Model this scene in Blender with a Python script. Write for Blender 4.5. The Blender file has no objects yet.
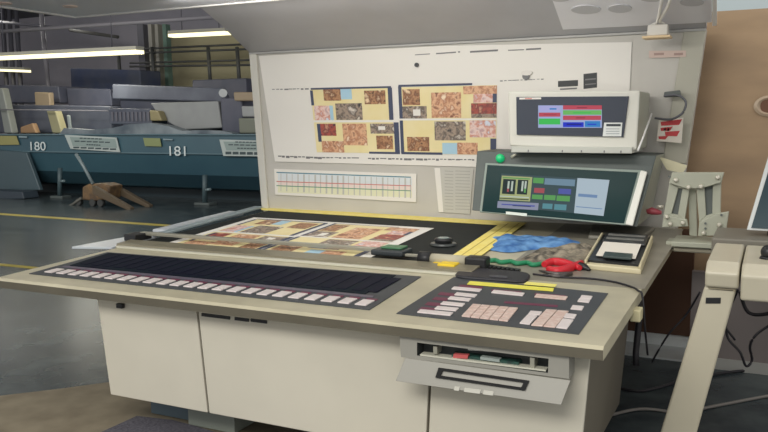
import bpy, bmesh, math, random
from mathutils import Vector, Matrix
random.seed(4)
C = bpy.context.scene.collection
# ------------------------------------------------------------------ camera and survey helpers
H = 1.6; F = 800.0; YAW = math.radians(26.0); PIT = math.atan(96/800.0); ROL = math.radians(-.5)
fw = Vector((-math.sin(YAW)*math.cos(PIT), math.cos(YAW)*math.cos(PIT), -math.sin(PIT)))
r0 = Vector((math.cos(YAW), math.sin(YAW), 0)); u0 = r0.cross(fw)
rt = r0*math.cos(ROL)+u0*math.sin(ROL); up = u0*math.cos(ROL)-r0*math.sin(ROL)
O = Vector((0, 0, H))
cd = bpy.data.cameras.new('camera'); cam = bpy.data.objects.new('camera', cd); C.objects.link(cam)
cd.sensor_width = 36; cd.lens = F/768*36; cd.clip_end = 200; cd.clip_start = .05
m = Matrix((rt, up, -fw)).transposed().to_4x4(); m.translation = O; cam.matrix_world = m
bpy.context.scene.camera = cam

def pl(x, y, n, d):                      # where the sight line of a measured point meets a real plane
    n = Vector(n); r = fw+rt*((x-384)/F)-up*((y-216)/F)
    return O+r*((d-n.dot(O))/n.dot(r))
def Z(x, y, z): return pl(x, y, (0, 0, 1), z)
def Y(x, y, v): return pl(x, y, (0, 1, 0), v)
def X(x, y, v): return pl(x, y, (1, 0, 0), v)
YF = 2.905; TI = math.tan(math.radians(2)); XL, XR = -3.76, -.53; YB = 5.62
def dz(y): return .77+TI*(y-YF)          # height of the sloping desktop
def D(x, y, h=0): return pl(x, y, (0, -TI, 1), .77-TI*YF+h)
def dp(x, y, h=0): return Vector((x, y, dz(y)+h))

# ------------------------------------------------------------------ materials
def lin(c):
    return tuple(((v/255)/12.92 if v/255 <= .04045 else ((v/255+.055)/1.055)**2.4) for v in c)+(1,)
MC = {}
def mat(name, c, rough=.55, metal=0, var=0, scale=4, emit=0, c2=None, bump=0, coat=0, trans=0, spec=.5, stretch=None):
    if name in MC: return MC[name]
    M = bpy.data.materials.new(name); M.use_nodes = True; N = M.node_tree; B = N.nodes['Principled BSDF']
    B.inputs['Roughness'].default_value = rough; B.inputs['Metallic'].default_value = metal
    B.inputs['Specular IOR Level'].default_value = spec
    B.inputs['Coat Weight'].default_value = coat
    B.inputs['Transmission Weight'].default_value = trans
    B.inputs['Base Color'].default_value = lin(c)
    if emit:
        B.inputs['Emission Color'].default_value = lin(c); B.inputs['Emission Strength'].default_value = emit
    if var or c2 or bump:
        tc = N.nodes.new('ShaderNodeTexCoord'); mp = N.nodes.new('ShaderNodeMapping')
        N.links.new(tc.outputs['Object'], mp.inputs['Vector'])
        if stretch: mp.inputs['Scale'].default_value = stretch
        nz = N.nodes.new('ShaderNodeTexNoise'); nz.inputs['Scale'].default_value = scale; nz.inputs['Detail'].default_value = 6
        N.links.new(mp.outputs['Vector'], nz.inputs['Vector'])
        if var or c2:
            rp = N.nodes.new('ShaderNodeValToRGB'); a = lin(c)
            b = lin(c2) if c2 else tuple(v*(1-var) for v in a[:3])+(1,)
            rp.color_ramp.elements[0].position = .35; rp.color_ramp.elements[1].position = .65
            rp.color_ramp.elements[0].color = b; rp.color_ramp.elements[1].color = a
            N.links.new(nz.outputs['Fac'], rp.inputs['Fac']); N.links.new(rp.outputs['Color'], B.inputs['Base Color'])
        if bump:
            bp = N.nodes.new('ShaderNodeBump'); bp.inputs['Strength'].default_value = bump; bp.inputs['Distance'].default_value = .01
            N.links.new(nz.outputs['Fac'], bp.inputs['Height']); N.links.new(bp.outputs['Normal'], B.inputs['Normal'])
    MC[name] = M; return M
def photo_mat(name, cols, scale=17):
    M = bpy.data.materials.new(name); M.use_nodes = True; N = M.node_tree; B = N.nodes['Principled BSDF']
    B.inputs['Roughness'].default_value = .5
    tc = N.nodes.new('ShaderNodeTexCoord'); nz = N.nodes.new('ShaderNodeTexNoise')
    nz.inputs['Scale'].default_value = scale; nz.inputs['Detail'].default_value = 6; nz.inputs['Distortion'].default_value = .25
    rp = N.nodes.new('ShaderNodeValToRGB'); e = rp.color_ramp.elements
    while len(e) < len(cols): e.new(.5)
    for i, c in enumerate(cols):
        e[i].position = .33+.34*i/(len(cols)-1); e[i].color = lin(c)
    N.links.new(tc.outputs['Object'], nz.inputs['Vector']); N.links.new(nz.outputs['Fac'], rp.inputs['Fac'])
    N.links.new(rp.outputs['Color'], B.inputs['Base Color']); MC[name] = M; return M

beige = mat('beige_enamel', (207, 202, 187), .45, var=.06, scale=2.5)
desk_m = mat('desktop_paint', (196, 189, 164), .38, var=.14, scale=5)
deskedge = mat('desk_edge_dark', (104, 99, 86), .4, var=.14, scale=5)  # desktop colour darkened for its front edge faces
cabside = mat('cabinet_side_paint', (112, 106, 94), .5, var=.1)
grey_p = mat('panel_grey', (198, 195, 188), .5, var=.06, scale=3)
hood_m = mat('hood_grey', (180, 180, 185), .45, var=.07, scale=3)
canopy_m = mat('canopy_plastic', (226, 227, 236), .3, var=.06, scale=1.5)
trimw = mat('white_trim', (222, 222, 220), .4)
darkpanel = mat('dark_overlay', (76, 80, 84), .5, var=.1, spec=.25)
navy = mat('dark_display', (16, 18, 38), .6, c2=(20, 32, 42), scale=5, spec=.08)
displaybar = mat('display_bar', (24, 27, 44), .6, spec=.08)
stripe_m = mat('mauve_strip', (104, 96, 112), .45, var=.15, scale=30)
btn_w = mat('button_white', (226, 216, 214), .5)
btn_p = mat('button_pink', (226, 206, 196), .5, c2=(214, 184, 172), scale=60)
maroon = mat('maroon_label', (112, 46, 74), .5)
black = mat('black_plastic', (30, 31, 34), .4)
blackrub = mat('black_mat', (38, 42, 42), .7, spec=.2, var=.12, scale=12)
yellow = mat('yellow_tape', (248, 232, 144), .6, c2=(242, 222, 116), scale=18)
ytape2 = mat('yellow_strip', (244, 236, 96), .5)
metal = mat('rail_metal', (166, 164, 150), .35, metal=.3, var=.08)
bright = mat('bright_metal', (214, 212, 196), .3, metal=.2)
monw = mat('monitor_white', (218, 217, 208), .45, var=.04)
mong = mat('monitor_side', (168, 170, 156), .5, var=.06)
mongrey = mat('monitor_grey', (80, 88, 86), .5, var=.1, scale=8)
bezel = mat('dark_bezel', (72, 77, 88), .5, spec=.2)
teal_glass = mat('teal_glass', (12, 46, 48), .3, spec=.12)
bracket_m = mat('bracket_paint', (172, 174, 158), .45, var=.06)
slotdark = mat('slot_shadow_grey', (100, 106, 104), .6)
bolt_m = mat('bolt_steel', (216, 212, 198), .3, metal=.5)
red = mat('red_handle', (206, 36, 50), .35)
green_m = mat('green_cable', (40, 138, 96), .45)
blue_cloth = mat('blue_cloth', (112, 160, 210), .8, c2=(48, 98, 160), scale=12, bump=.6)
rag_m = mat('grey_rag', (158, 148, 130), .85, c2=(70, 66, 60), scale=20, bump=.7)
paper = mat('white_paper', (233, 230, 224), .6)
paper2 = mat('off_white_paper', (216, 213, 205), .6, var=.05, scale=2)
papergrey = mat('list_paper', (196, 195, 188), .6)
cream = mat('cream_print', (236, 223, 176), .55, c2=(232, 217, 160), scale=6)
navyp = mat('navy_print', (66, 74, 100), .5)
inkgrey = mat('ink_grey', (120, 120, 122), .6)
inkdark = mat('ink_dark', (66, 68, 70), .6)
skyp = mat('sky_print', (170, 206, 226), .5)
ph_b = photo_mat('photo_brown', [(70, 46, 36), (188, 142, 104), (120, 78, 56), (232, 204, 168)])
ph_g = photo_mat('photo_grey', [(58, 56, 58), (170, 152, 136), (96, 86, 80), (216, 206, 194)])
ph_p = photo_mat('photo_peach', [(136, 84, 64), (226, 182, 146), (176, 118, 88), (240, 218, 192)])
ph_r = photo_mat('photo_red', [(74, 52, 66), (178, 86, 72), (120, 62, 62), (216, 160, 130)])
ph_k = photo_mat('photo_pink', [(196, 160, 160), (236, 212, 206), (206, 140, 120), (214, 220, 234)])
press_m = mat('press_blue', (52, 82, 96), .4, c2=(60, 92, 104), scale=.7)
press_l = mat('press_blue_light', (84, 110, 120), .35)
press_d = mat('press_dark', (22, 40, 48), .5)
hallgrey = mat('machine_slate', (96, 101, 114), .5, c2=(78, 82, 96), scale=2)
halldark = mat('machine_dark', (72, 76, 92), .5, c2=(86, 88, 102), scale=2)
hallpale = mat('machine_pale', (150, 153, 154), .5, var=.08)
tan = mat('tan_box', (150, 134, 112), .6)
cardb = mat('rust_steel', (124, 98, 66), .6, c2=(84, 68, 54), scale=10)
pipe_m = mat('pipe_grey', (140, 138, 146), .45)
pipe_d = mat('pipe_slate', (104, 104, 114), .45)
rail_m = mat('rail_dark', (72, 74, 74), .5)
greenp = mat('green_post', (110, 140, 128), .5)
cart_m = mat('cart_cream', (200, 193, 172), .35, var=.06, scale=3)
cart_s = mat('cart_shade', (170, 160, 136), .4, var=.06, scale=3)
cable_m = mat('black_cable', (32, 30, 36), .5)
cable_g = mat('grey_cable', (120, 116, 112), .5)
tube_on = mat('tube_light', (255, 244, 190), .5, emit=1.6)
fix_m = mat('fixture_white', (196, 194, 180), .4)
bluegrey = mat('plinth_blue_grey', (86, 102, 112), .5)
footm = mat('plinth_grey', (130, 136, 128), .5)

# ------------------------------------------------------------------ mesh helpers
def BM(): return bmesh.new()
def poly(bm, pts, mi=0):
    f = bm.faces.new([bm.verts.new(p) for p in pts]); f.material_index = mi; return f
def prism(bm, pts, v, mi=0):
    pts = [Vector(p) for p in pts]; v = Vector(v); n = len(pts)
    a = [bm.verts.new(p) for p in pts]; b = [bm.verts.new(p+v) for p in pts]
    fs = [bm.faces.new(a), bm.faces.new(b[::-1])]
    for i in range(n): fs.append(bm.faces.new((a[i], b[i], b[(i+1) % n], a[(i+1) % n])))
    for f in fs: f.material_index = mi
    return bm
def box(bm, x0, x1, y0, y1, z0, z1, mi=0):
    return prism(bm, [(x0, y0, z0), (x1, y0, z0), (x1, y1, z0), (x0, y1, z0)], (0, 0, z1-z0), mi)
def tube(bm, pts, r, seg=8, mi=0):
    pts = [Vector(p) for p in pts]; rings = []
    for i, p in enumerate(pts):
        t = (pts[min(i+1, len(pts)-1)]-pts[max(i-1, 0)]).normalized()
        a = t.cross(Vector((0, 0, 1))) if abs(t.z) < .9 else t.cross(Vector((1, 0, 0)))
        a.normalize(); b = t.cross(a)
        rr = r[i] if isinstance(r, (list, tuple)) else r
        rings.append([bm.verts.new(p+a*math.cos(k*math.tau/seg)*rr+b*math.sin(k*math.tau/seg)*rr) for k in range(seg)])
    for i in range(len(rings)-1):
        for k in range(seg):
            f = bm.faces.new((rings[i][k], rings[i][(k+1) % seg], rings[i+1][(k+1) % seg], rings[i+1][k])); f.smooth = True; f.material_index = mi
    for f in (bm.faces.new(rings[0][::-1]), bm.faces.new(rings[-1])): f.material_index = mi
    return bm
def spline(pts, n=8):
    pts = [Vector(p) for p in pts]; out = []
    for i in range(len(pts)-1):
        p0, p1, p2, p3 = pts[max(i-1, 0)], pts[i], pts[i+1], pts[min(i+2, len(pts)-1)]
        for k in range(n):
            t = k/n
            out.append(.5*((2*p1)+(p2-p0)*t+(2*p0-5*p1+4*p2-p3)*t*t+(3*p1-p0-3*p2+p3)*t**3))
    return out+[pts[-1]]
def wloc(o):
    v = Vector((0, 0, 0))
    while o: v += o.location; o = o.parent
    return v
def obj(name, bm, mats, parent=None, bevel=0, label=None, cat=None, group=None, kind=None):
    bmesh.ops.recalc_face_normals(bm, faces=bm.faces)
    if parent: org = wloc(parent)
    else:
        xs = [v.co for v in bm.verts]
        org = Vector(((min(p.x for p in xs)+max(p.x for p in xs))/2, (min(p.y for p in xs)+max(p.y for p in xs))/2, min(p.z for p in xs)))
    for v in bm.verts: v.co -= org
    me = bpy.data.meshes.new(name); bm.to_mesh(me); bm.free()
    o = bpy.data.objects.new(name, me); C.objects.link(o)
    if parent: o.parent = parent
    else: o.location = org
    for M in (mats if isinstance(mats, (list, tuple)) else [mats]): me.materials.append(M)
    if bevel:
        b = o.modifiers.new('bevel', 'BEVEL'); b.width = bevel; b.segments = 3; b.limit_method = 'ANGLE'; b.angle_limit = .6
    if label: o['label'] = label
    if cat: o['category'] = cat
    if group: o['group'] = group
    if kind: o['kind'] = kind
    return o
def thing(name, loc, label, cat, group=None):
    o = bpy.data.objects.new(name, None); C.objects.link(o); o.location = loc; o.empty_display_size = .1
    o['label'] = label; o['category'] = cat
    if group: o['group'] = group
    return o
def B1(fn, *a, **k):
    bm = BM(); fn(bm, *a, **k); return bm

# ------------------------------------------------------------------ the setting
fl = mat('hall_floor_paint', (78, 86, 88), .24, c2=(54, 62, 66), scale=3.5, bump=.12, spec=.22)
obj('floor', B1(box, -40, 4, -3, 34, -.1, 0), fl, kind='structure')
obj('trim_1', B1(prism, [Z(-60, 404, 0), Z(60, 390, 0), Z(118, 382, 0), (-2.3, 4.3, 0), (-1.2, 4.4, 0), (-1.2, 2.2, 0), (-4.6, 2.2, 0)], (0, 0, .008)),
    mat('pale_floor_strip', (142, 132, 112), .55, c2=(120, 110, 92), scale=5), kind='structure')
wm = mat('far_wall_paint', (182, 179, 190), .8, c2=(158, 157, 170), scale=.3)
obj('wall_back', B1(box, -40, -1.5, 20, 20.2, 0, 8), wm, kind='structure')
obj('wall_left', B1(box, -40.2, -40, -3, 20.2, 0, 8), wm, kind='structure')
obj('added_ceiling', B1(box, -40, -5.6, 4.2, 20.2, 5.2, 5.3), mat('added_ceiling_grey', (120, 120, 126), .8, var=.1), kind='structure')  # unseen, over the far hall only, added to cut ambient light there
yw = [Y(172, 38, 19.7), Y(300, 26, 19.7), Y(300, 120, 19.7), Y(150, 120, 19.7), Y(150, 40, 19.7)]
obj('trim_2', B1(prism, yw, (0, .28, 0)), mat('cream_wall_paint', (206, 198, 162), .8, var=.1, scale=.6), kind='structure')
brown = mat('brown_board', (176, 148, 116), .6, c2=(150, 126, 100), scale=1.2, stretch=(1, 1, 3))
obj('wall_right', B1(box, -1.25, 1.6, 5.80, 5.86, .1, 2.29), brown, kind='structure')
obj('wall_right_overlay', B1(box, -1.25, -.46, 5.745, 5.79, .1, .84), mat('dark_brown_layer', (92, 62, 44), .55, var=.2, scale=2), kind='structure')  # added dark layer, darkens the brown wall under the desk
obj('trim_6', B1(box, -1.0, -.44, 5.46, 5.77, 0, .012), mat('pale_floor_edge', (186, 190, 190), .5, var=.12, scale=4), kind='structure')
obj('baseboard_right', B1(box, -1.25, 1.6, 5.77, 5.86, 0, .1), mat('pale_skirting', (228, 232, 232), .4), kind='structure')
obj('trim_3', B1(box, -40, 1.6, 5.87, 5.95, 2.7, 4) if False else B1(box, -1.0, 3.9, 9.0, 9.1, 0, 5), mat('pale_blue_wall', (206, 220, 224), .7), kind='structure')
bm = BM(); ring = Y(768, 106, 5.80); cx, cz = ring.x+.01, ring.z
n = 28
for (ra, rb, ya, yb_, mi) in ((.095, .075, -.014, -.022, 0), (.075, .055, -.022, -.004, 0)):
    a = [bm.verts.new((cx+ra*math.cos(k*math.tau/n), 5.80+ya, cz+ra*.72*math.sin(k*math.tau/n))) for k in range(n)]
    b = [bm.verts.new((cx+rb*math.cos(k*math.tau/n), 5.80+yb_, cz+rb*.72*math.sin(k*math.tau/n))) for k in range(n)]
    for k in range(n): f = bm.faces.new((a[k], a[(k+1) % n], b[(k+1) % n], b[k])); f.smooth = True
t = thing('cable_grommet', (cx, 5.8, cz-.07), 'round pale rimmed grommet set in the brown board at the right edge', 'grommet')
obj('rim', bm, mat('grommet_rim', (190, 170, 146), .4), t)
obj('hole', B1(tube, [(cx, 5.797, cz), (cx, 5.790, cz)], .055, 20), mat('grommet_hole', (110, 74, 52), .6), t)
# floor paint lines
for k, (a, b, w) in enumerate((((-40, 212), (175, 227), .16), ((-60, 259.5), (60, 271.5), .085))):
    p, q = Z(*a, 0), Z(*b, 0)
    obj('trim_%d' % (4+k), B1(prism, [p, q, q+Vector((0, w, 0)), p+Vector((0, w, 0))], (0, 0, .004)), mat('floor_line_yellow', (176, 160, 60), .5, var=.15), kind='structure')
obj('floor_mat', B1(prism, [Z(100, 436, 0), Z(137, 419, 0), Z(172, 423, 0), Z(195, 429, 0), Z(330, 470, 0), (-1.8, 2.25, 0), (-3.1, 2.25, 0)], (0, 0, .018)),
    mat('speckled_carpet', (98, 96, 104), .95, c2=(70, 68, 78), scale=90), label='dark speckled carpet mat on the floor under the console front', cat='mat')

# ------------------------------------------------------------------ control console
con = thing('printing_press_console', (-2.1, 4.0, 0), 'wide beige press control console with sloping desktop, back panel and overhead hood', 'control console')
# base
CF = 3.025; xl, xr = -3.14, -.6
bm = BM()
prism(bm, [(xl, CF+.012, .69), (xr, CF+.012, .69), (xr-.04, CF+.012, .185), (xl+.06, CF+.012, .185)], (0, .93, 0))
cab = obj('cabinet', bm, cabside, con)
def cf(x, y, d=0): return Y(x, y, CF+d)
sx = lambda z: -2.487+(.69-z)*.09
s2 = lambda z: -1.255-(.69-z)*.05
gp = .006
def door(a0, a1, b0, b1, zt=.688, zb=.180):
    return [(a0, CF-.006, zt), (a1, CF-.006, zt), (b1, CF-.006, zb), (b0, CF-.006, zb)]
obj('door', B1(prism, door(xl, sx(.69)-gp, xl+.06, sx(.18)-gp), (0, .017, 0)), beige, cab, .004)
obj('door', B1(prism, door(sx(.69)+gp, s2(.69)-gp, sx(.18)+gp, s2(.18)-gp), (0, .017, 0)), beige, cab, .004)
obj('door', B1(prism, door(s2(.69)+gp, xr, s2(.18)+gp, xr-.035), (0, .017, 0)), beige, cab, .004)
for a, b, c_ in ((203, 231, 314), (236, 250, 318), (252, 268, 319.5)):
    p, q = cf(a, c_), cf(b, c_+(b-a)*.11)
    obj('vent_slot', B1(box, p.x, q.x, CF-.012, CF-.004, p.z-.008, p.z+.007), black, cab)
p = cf(123, 305); obj('latch', B1(box, p.x-.02, p.x+.02, CF-.03, CF-.005, p.z-.012, p.z+.012), black, cab, .004)
# plinths
obj('plinth', B1(box, -3.02, -2.72, CF+.22, CF+.5, .01, .186), bluegrey, con, .006)
obj('plinth', B1(box, -2.72, -2.42, CF+.17, CF+.5, .01, .1), footm, con, .006)
obj('plinth', B1(box, -1.1, -.8, CF+.25, CF+.6, .01, .186), bluegrey, con, .006)
# desktop
T = .052
bm = BM()
for x in (XL,):
    prof = [(YF, .77-T), (YF-.004, .77-.012), (YF+.012, .77), (YB, dz(YB)), (YB, dz(YB)-.05), (YF+.05, .77-T)]
prism(bm, [(XL, a, b) for a, b in prof], (XR-XL, 0, 0))
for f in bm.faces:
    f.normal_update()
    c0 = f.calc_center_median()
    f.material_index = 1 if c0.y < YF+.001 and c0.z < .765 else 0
desk = obj('desktop', bm, [desk_m, deskedge], con)
# long display overlay
def dq(pts, h): return [dp(x, y, h) for x, y in pts]
obj('display_panel', B1(prism, dq([(-3.66, 3.04), (-1.56, 3.045), (-1.60, 3.71), (-3.70, 3.66)], .0), (0, 0, .004)), darkpanel, con)
disp = obj('display_window', B1(prism, dq([(-3.60, 3.27), (-1.70, 3.28), (-1.73, 3.68), (-3.66, 3.63)], .004), (0, 0, .003)), navy, con)
for k in range(23):
    x = -3.57+k*.0845
    obj('display_bar', B1(prism, dq([(x, 3.32), (x+.05, 3.32), (x+.04, 3.62), (x-.01, 3.62)], .007), (0, 0, .0015)), displaybar, disp)
obj('label_strip', B1(prism, dq([(-3.62, 3.225), (-1.64, 3.23), (-1.645, 3.262), (-3.625, 3.258)], .004), (0, 0, .002)), stripe_m, con)
for k in range(23):
    x = -3.597+k*.0882
    b = obj('button', B1(prism, dq([(x, 3.088), (x+.058, 3.088), (x+.056, 3.178), (x-.002, 3.178)], .004), (0, 0, .006)), btn_w, con, .002)
    if k > 0: obj('button_label', B1(prism, dq([(x+.002, 3.186), (x+.058, 3.186), (x+.056, 3.214), (x, 3.214)], .004), (0, 0, .002)), maroon, b)
obj('rear_shelf_plate', B1(prism, dq([(-1.26, 3.84), (XR+.012, 3.84), (XR+.012, 5.58), (-1.30, 5.58)], 0), (0, 0, .002)), mat('shelf_plate_grey', (146, 141, 128), .4, var=.18, scale=6), con)
# keypad overlay
kp = obj('keypad_panel', B1(prism, dq([(-1.425, 3.035), (-.645, 3.02), (-.658, 3.69), (-1.44, 3.76)], 0), (0, 0, .004)), darkpanel, con)
def dbtn(ax, ay, bx, by, dep, M, name='button', parent=kp, h=.006):
    a, b = D(ax, ay, .005), D(bx, by, .005)
    obj(name, B1(prism, dq([(a.x, a.y), (b.x, b.y), (b.x-.004, b.y+dep), (a.x-.004, a.y+dep)], .004), (0, 0, h)), M, parent, .002)
c6 = lambda x, y: (380+x/5.4, 270+y/5.4)
c7 = lambda x, y: (500+x/5.4, 270+y/5.4)
for a in ((385, 105, 538, 119), (400, 137, 512, 149), (365, 159, 480, 171), (325, 187, 445, 199), (293, 213, 410, 224), (200, 231, 380, 249)):
    dbtn(*c6(a[0], a[1]), *c6(a[2], a[3]), .046, btn_w)
for a in ((310, 133, 398, 142), (280, 160, 358, 166), (240, 188, 322, 196), (205, 215, 288, 222), (420, 92, 545, 104)):
    dbtn(*c6(a[0], a[1]), *c6(a[2], a[3]), .05, maroon, 'key_label', h=.002)
fa, fb, ba, bb = D(*c6(438, 258)), D(*c6(690, 287)), D(*c6(500, 192)), D(*c6(748, 214))
for i in range(5):
    for j in range(4):
        def g(u, v): 
            q = (fa*(1-u)+fb*u)*(1-v)+(ba*(1-u)+bb*u)*v; return (q.x, q.y)
        obj('key', B1(prism, dq([g(i/5+.008, j/4+.015), g((i+1)/5-.008, j/4+.015), g((i+1)/5-.008, (j+1)/4-.015), g(i/5+.008, (j+1)/4-.015)], .004), (0, 0, .006)), btn_p, kp, .001)
for a in ((600, 125, 770, 142),): dbtn(*c6(*a[:2]), *c6(*a[2:]), .05, btn_w)
dbtn(*c6(600, 112), *c6(760, 124), .03, maroon, 'key_label', h=.002)
for a, d, M in (((185, 148, 355, 163), .055, btn_p), ((418, 172, 480, 179), .05, btn_w), ((432, 154, 492, 160), .05, btn_w), ((380, 213, 443, 219), .06, btn_w),
                ((105, 290, 160, 297), .13, btn_w), ((152, 241, 215, 246), .05, btn_w), ((342, 258, 402, 265), .06, btn_w), ((302, 313, 362, 321), .13, btn_w),
                ((168, 301, 230, 306), .25, btn_p), ((234, 307, 297, 313), .25, btn_p)):
    dbtn(*c7(*a[:2]), *c7(*a[2:]), d, M)
dbtn(*c7(185, 133), *c7(352, 146), .03, maroon, 'key_label', h=.002)
dbtn(*c7(20, 178), *c7(310, 200), .03, maroon, 'key_label', h=.002)
# dark work surface
obj('table_surface', B1(prism, dq([(-3.80+.05, 3.98), (-1.62, 3.98), (-1.60, 5.50), (-3.74, 5.50)], 0), (0, 0, .004)), blackrub, con)
# raised front track
bm = BM(); prism(bm, [(XL-.03, 3.82, dz(3.82)), (XL-.03, 3.835, dz(3.82)+.022), (XL-.03, 3.96, dz(3.96)+.026), (XL-.03, 3.97, dz(3.97))], (2.42, 0, 0))
trk = obj('track', bm, mat('track_metal', (140, 134, 114), .35, metal=.2, var=.1), con)
obj('track_edge', B1(box, XL, -1.33, 3.79, 3.82, dz(3.8), dz(3.8)+.014), bright, trk, .004)
a, b = Y(128, 232.5, 4.12), Y(372, 256, 4.12)
obj('scanner_rail', B1(box, -3.84, -1.95, 4.10, 4.14, dz(4.1)+.028, dz(4.1)+.05), metal, con, .004)
for x in (-3.84,): obj('rail_bracket', B1(box, x-.05, x+.05, 4.0, 4.16, dz(4)+.004, dz(4.1)+.045), black, con, .006)
# bluish side rail along the left edge
pr_ = [(-4.07, 3.72), (-3.80, 3.80), (-3.80, 4.22), (-3.98, 4.22)]
sr = mat('side_rail_clear', (198, 204, 212), .25)
obj('side_rail', B1(prism, dq(pr_, -.012), (0, 0, .016)), sr, con, .004)
obj('side_rail', B1(prism, dq([(-3.97, 4.36), (-3.84, 4.36), (-3.85, 5.3), (-4.0, 5.3)], -.01), (0, 0, .03)), sr, con, .01)
obj('side_rail', B1(prism, dq([(-3.82, 4.2), (-3.76, 4.2), (-3.86, 5.58), (-3.94, 5.58)], .004), (0, 0, .02)), mat('side_rail_blue', (150, 164, 170), .3), con, .006)
# back panel
PT = 2.160
bxl0, bxr0, bxl1, bxr1 = -3.87, -.56, -3.955, -.425
def bpx(u, z):                       # point on the panel face
    k = (z-.86)/(PT-.86); return Vector(((bxl0+(bxl1-bxl0)*k)*(1-u)+(bxr0+(bxr1-bxr0)*k)*u, 5.6, z))
obj('back_panel', B1(prism, [bpx(0, .84), bpx(1, .84), bpx(1, PT), bpx(0, PT)], (0, .07, 0)), grey_p, con, .006)
obj('back_panel_post', B1(prism, [bpx(0, .87), bpx(.020, .87), bpx(.020, PT), bpx(0, PT)], (0, -.02, 0)), mat('post_light', (206, 204, 196), .45), con, .005)
obj('back_panel_post', B1(prism, [bpx(.955, 1.3), bpx(1.0, 1.3), bpx(1, PT), bpx(.962, PT)], (0, -.012, 0)), mat('post_right', (182, 180, 166), .5), con, .004)
# sloping hood and overhead canopy
hl, hr = -3.955, -.425
TZ, TY = 2.43, 4.62
hb = [(hl, 5.6, PT), (hr, 5.6, PT), (hr+.03, TY, TZ), (-3.72, TY, TZ), (-3.80, 5.0, 2.33)]
hood = obj('hood', B1(prism, hb, (0, .03, .04)), hood_m, con)
obj('hood_trim', B1(box, hl, hr, 5.575, 5.605, PT-.012, PT+.004), mat('hood_lip', (176, 176, 174), .45), hood, .003)
can = obj('canopy', B1(box, -4.82, -.2, 2.6, TY-.02, 2.40, 2.52), canopy_m, con, .01)
obj('canopy_trim', B1(box, -4.85, -.2, TY-.05, TY-.02, 2.392, 2.412), trimw, can, .004)
obj('canopy_trim', B1(box, -4.86, -4.83, 2.6, TY-.02, 2.392, 2.412), trimw, can, .004)
p = Z(70, 6, 2.399); obj('canopy_lamp_spot', B1(tube, [(p.x, p.y, 2.402), (p.x, p.y, 2.392)], .05, 16), mat('spot_cream', (226, 206, 196), .4), can)
p = Z(4, 3, 2.399); obj('canopy_lamp_spot', B1(tube, [(p.x, p.y, 2.402), (p.x, p.y, 2.392)], .05, 16), MC['spot_cream'], can)
# clear cover sheet on the hood with lamp reflections painted on as ovals
n_ = Vector((0, TZ-PT, 5.6-TY)).normalized()
def hp(x, y, off=0): return pl(x, y, n_, n_.dot(Vector((0, 5.6, PT)))-off)
obj('hood_end_trim', B1(prism, [hp(712.5, -16), hp(717, -16), hp(717, 22.5), hp(712.5, 23)], -n_*.02), mat('end_trim', (240, 240, 238), .3), hood)
cov = obj('cover_sheet', B1(prism, [hp(548, -14), hp(563, 28.5), hp(712, 21), hp(712, -18)], -n_*.008), mat('cover_clear', (232, 232, 238), .35), hood)
for (ex, ey, ew, eh) in ((586, 9, 15, 4.2), (620, 8, 12, 4), (692, 2, 12, 3.4), (560, -2, 10, 3), (652, -2, 12, 3)):
    obj('oval_reflection', B1(prism, [hp(ex+ew*math.cos(k*math.tau/20), ey+eh*math.sin(k*math.tau/20), .008) for k in range(20)], -n_*.006), mat('oval_grey', (196, 196, 200), .5), cov)
# hood socket with white cables
q = hp(657, 30); t = thing('lamp_connector', (q.x, q.y-.05, q.z-.06), 'white lamp connector with two cables hanging under the hood', 'connector')
a = Y(657, 37, 5.38)
k5 = (Y(671, 37, 5.38)-Y(643, 37, 5.38)).length/28
obj('flange', B1(box, a.x-14*k5, a.x+14*k5, 5.33, 5.45, a.z-.010, a.z+.006), mat('flange_cream', (226, 200, 160), .5), t, .004)
obj('socket', B1(prism, [(a.x-10*k5, 5.35, a.z+.006), (a.x+11*k5, 5.35, a.z+.006), (a.x+11*k5, 5.35, a.z+.075), (a.x-9*k5, 5.35, a.z+.075)], (0, .08, 0)), mat('socket_white', (216, 212, 204), .45), t, .008)
for pp in ([(650, 29), (652, 25), (657, 22), (660, 10), (663, -8)], [(667, 29), (664, 24), (660, 20), (668, 6), (672, -8)]):
    pts = [hp(x, y, .03) for k, (x, y) in enumerate(pp)]
    obj('lamp_cable', B1(tube, spline(pts, 5), .010), mat('cable_white', (236, 234, 228), .4), t)

# ------------------------------------------------------------------ hanging disk drawer under the desktop
YD = 2.925
dr = obj('drive_housing', BM(), grey_p, con) if False else None
bm = BM()
o4 = [Y(399.6, 337.5, YD), Y(569, 357, YD), Y(569, 379, YD), Y(401, 357, YD)]
i4 = [Y(417, 342.5, YD), Y(548.6, 358.7, YD), Y(548, 373, YD), Y(417, 355.5, YD)]
o4[0].z = o4[1].z = .718
ov = [bm.verts.new(p) for p in o4]; iv = [bm.verts.new(p) for p in i4]
ob_ = [bm.verts.new(p+Vector((0, .094, 0))) for p in o4]; ib = [bm.verts.new(p+Vector((0, .07, 0))) for p in i4]
for k in range(4):
    l = (k+1) % 4
    bm.faces.new((ov[k], ov[l], iv[l], iv[k])); bm.faces.new((ov[k], ob_[k], ob_[l], ov[l]))
    f = bm.faces.new((iv[k], iv[l], ib[l], ib[k])); f.material_index = 1
f = bm.faces.new(ib); f.material_index = 1; bm.faces.new(ob_[::-1])
hous = obj('drive_housing', bm, [mat('housing_grey', (150, 148, 140), .5, var=.05), mat('bay_dark', (58, 62, 62), .6)], con)
dv = lambda x, y, d=0: Y(390+x/3.657, 330+y/3.657, YD+d)
def bay(name, pts, d, th, M, parent=hous, bev=0):
    return obj(name, B1(prism, [dv(x, y, d) for x, y in pts], (0, th, 0)), M, parent, bev)
bay('circuit_board', [(225, 88), (470, 118), (470, 134), (225, 104)], .02, .05, mat('pcb_green', (44, 84, 74), .4, c2=(28, 44, 44), scale=60))
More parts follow.
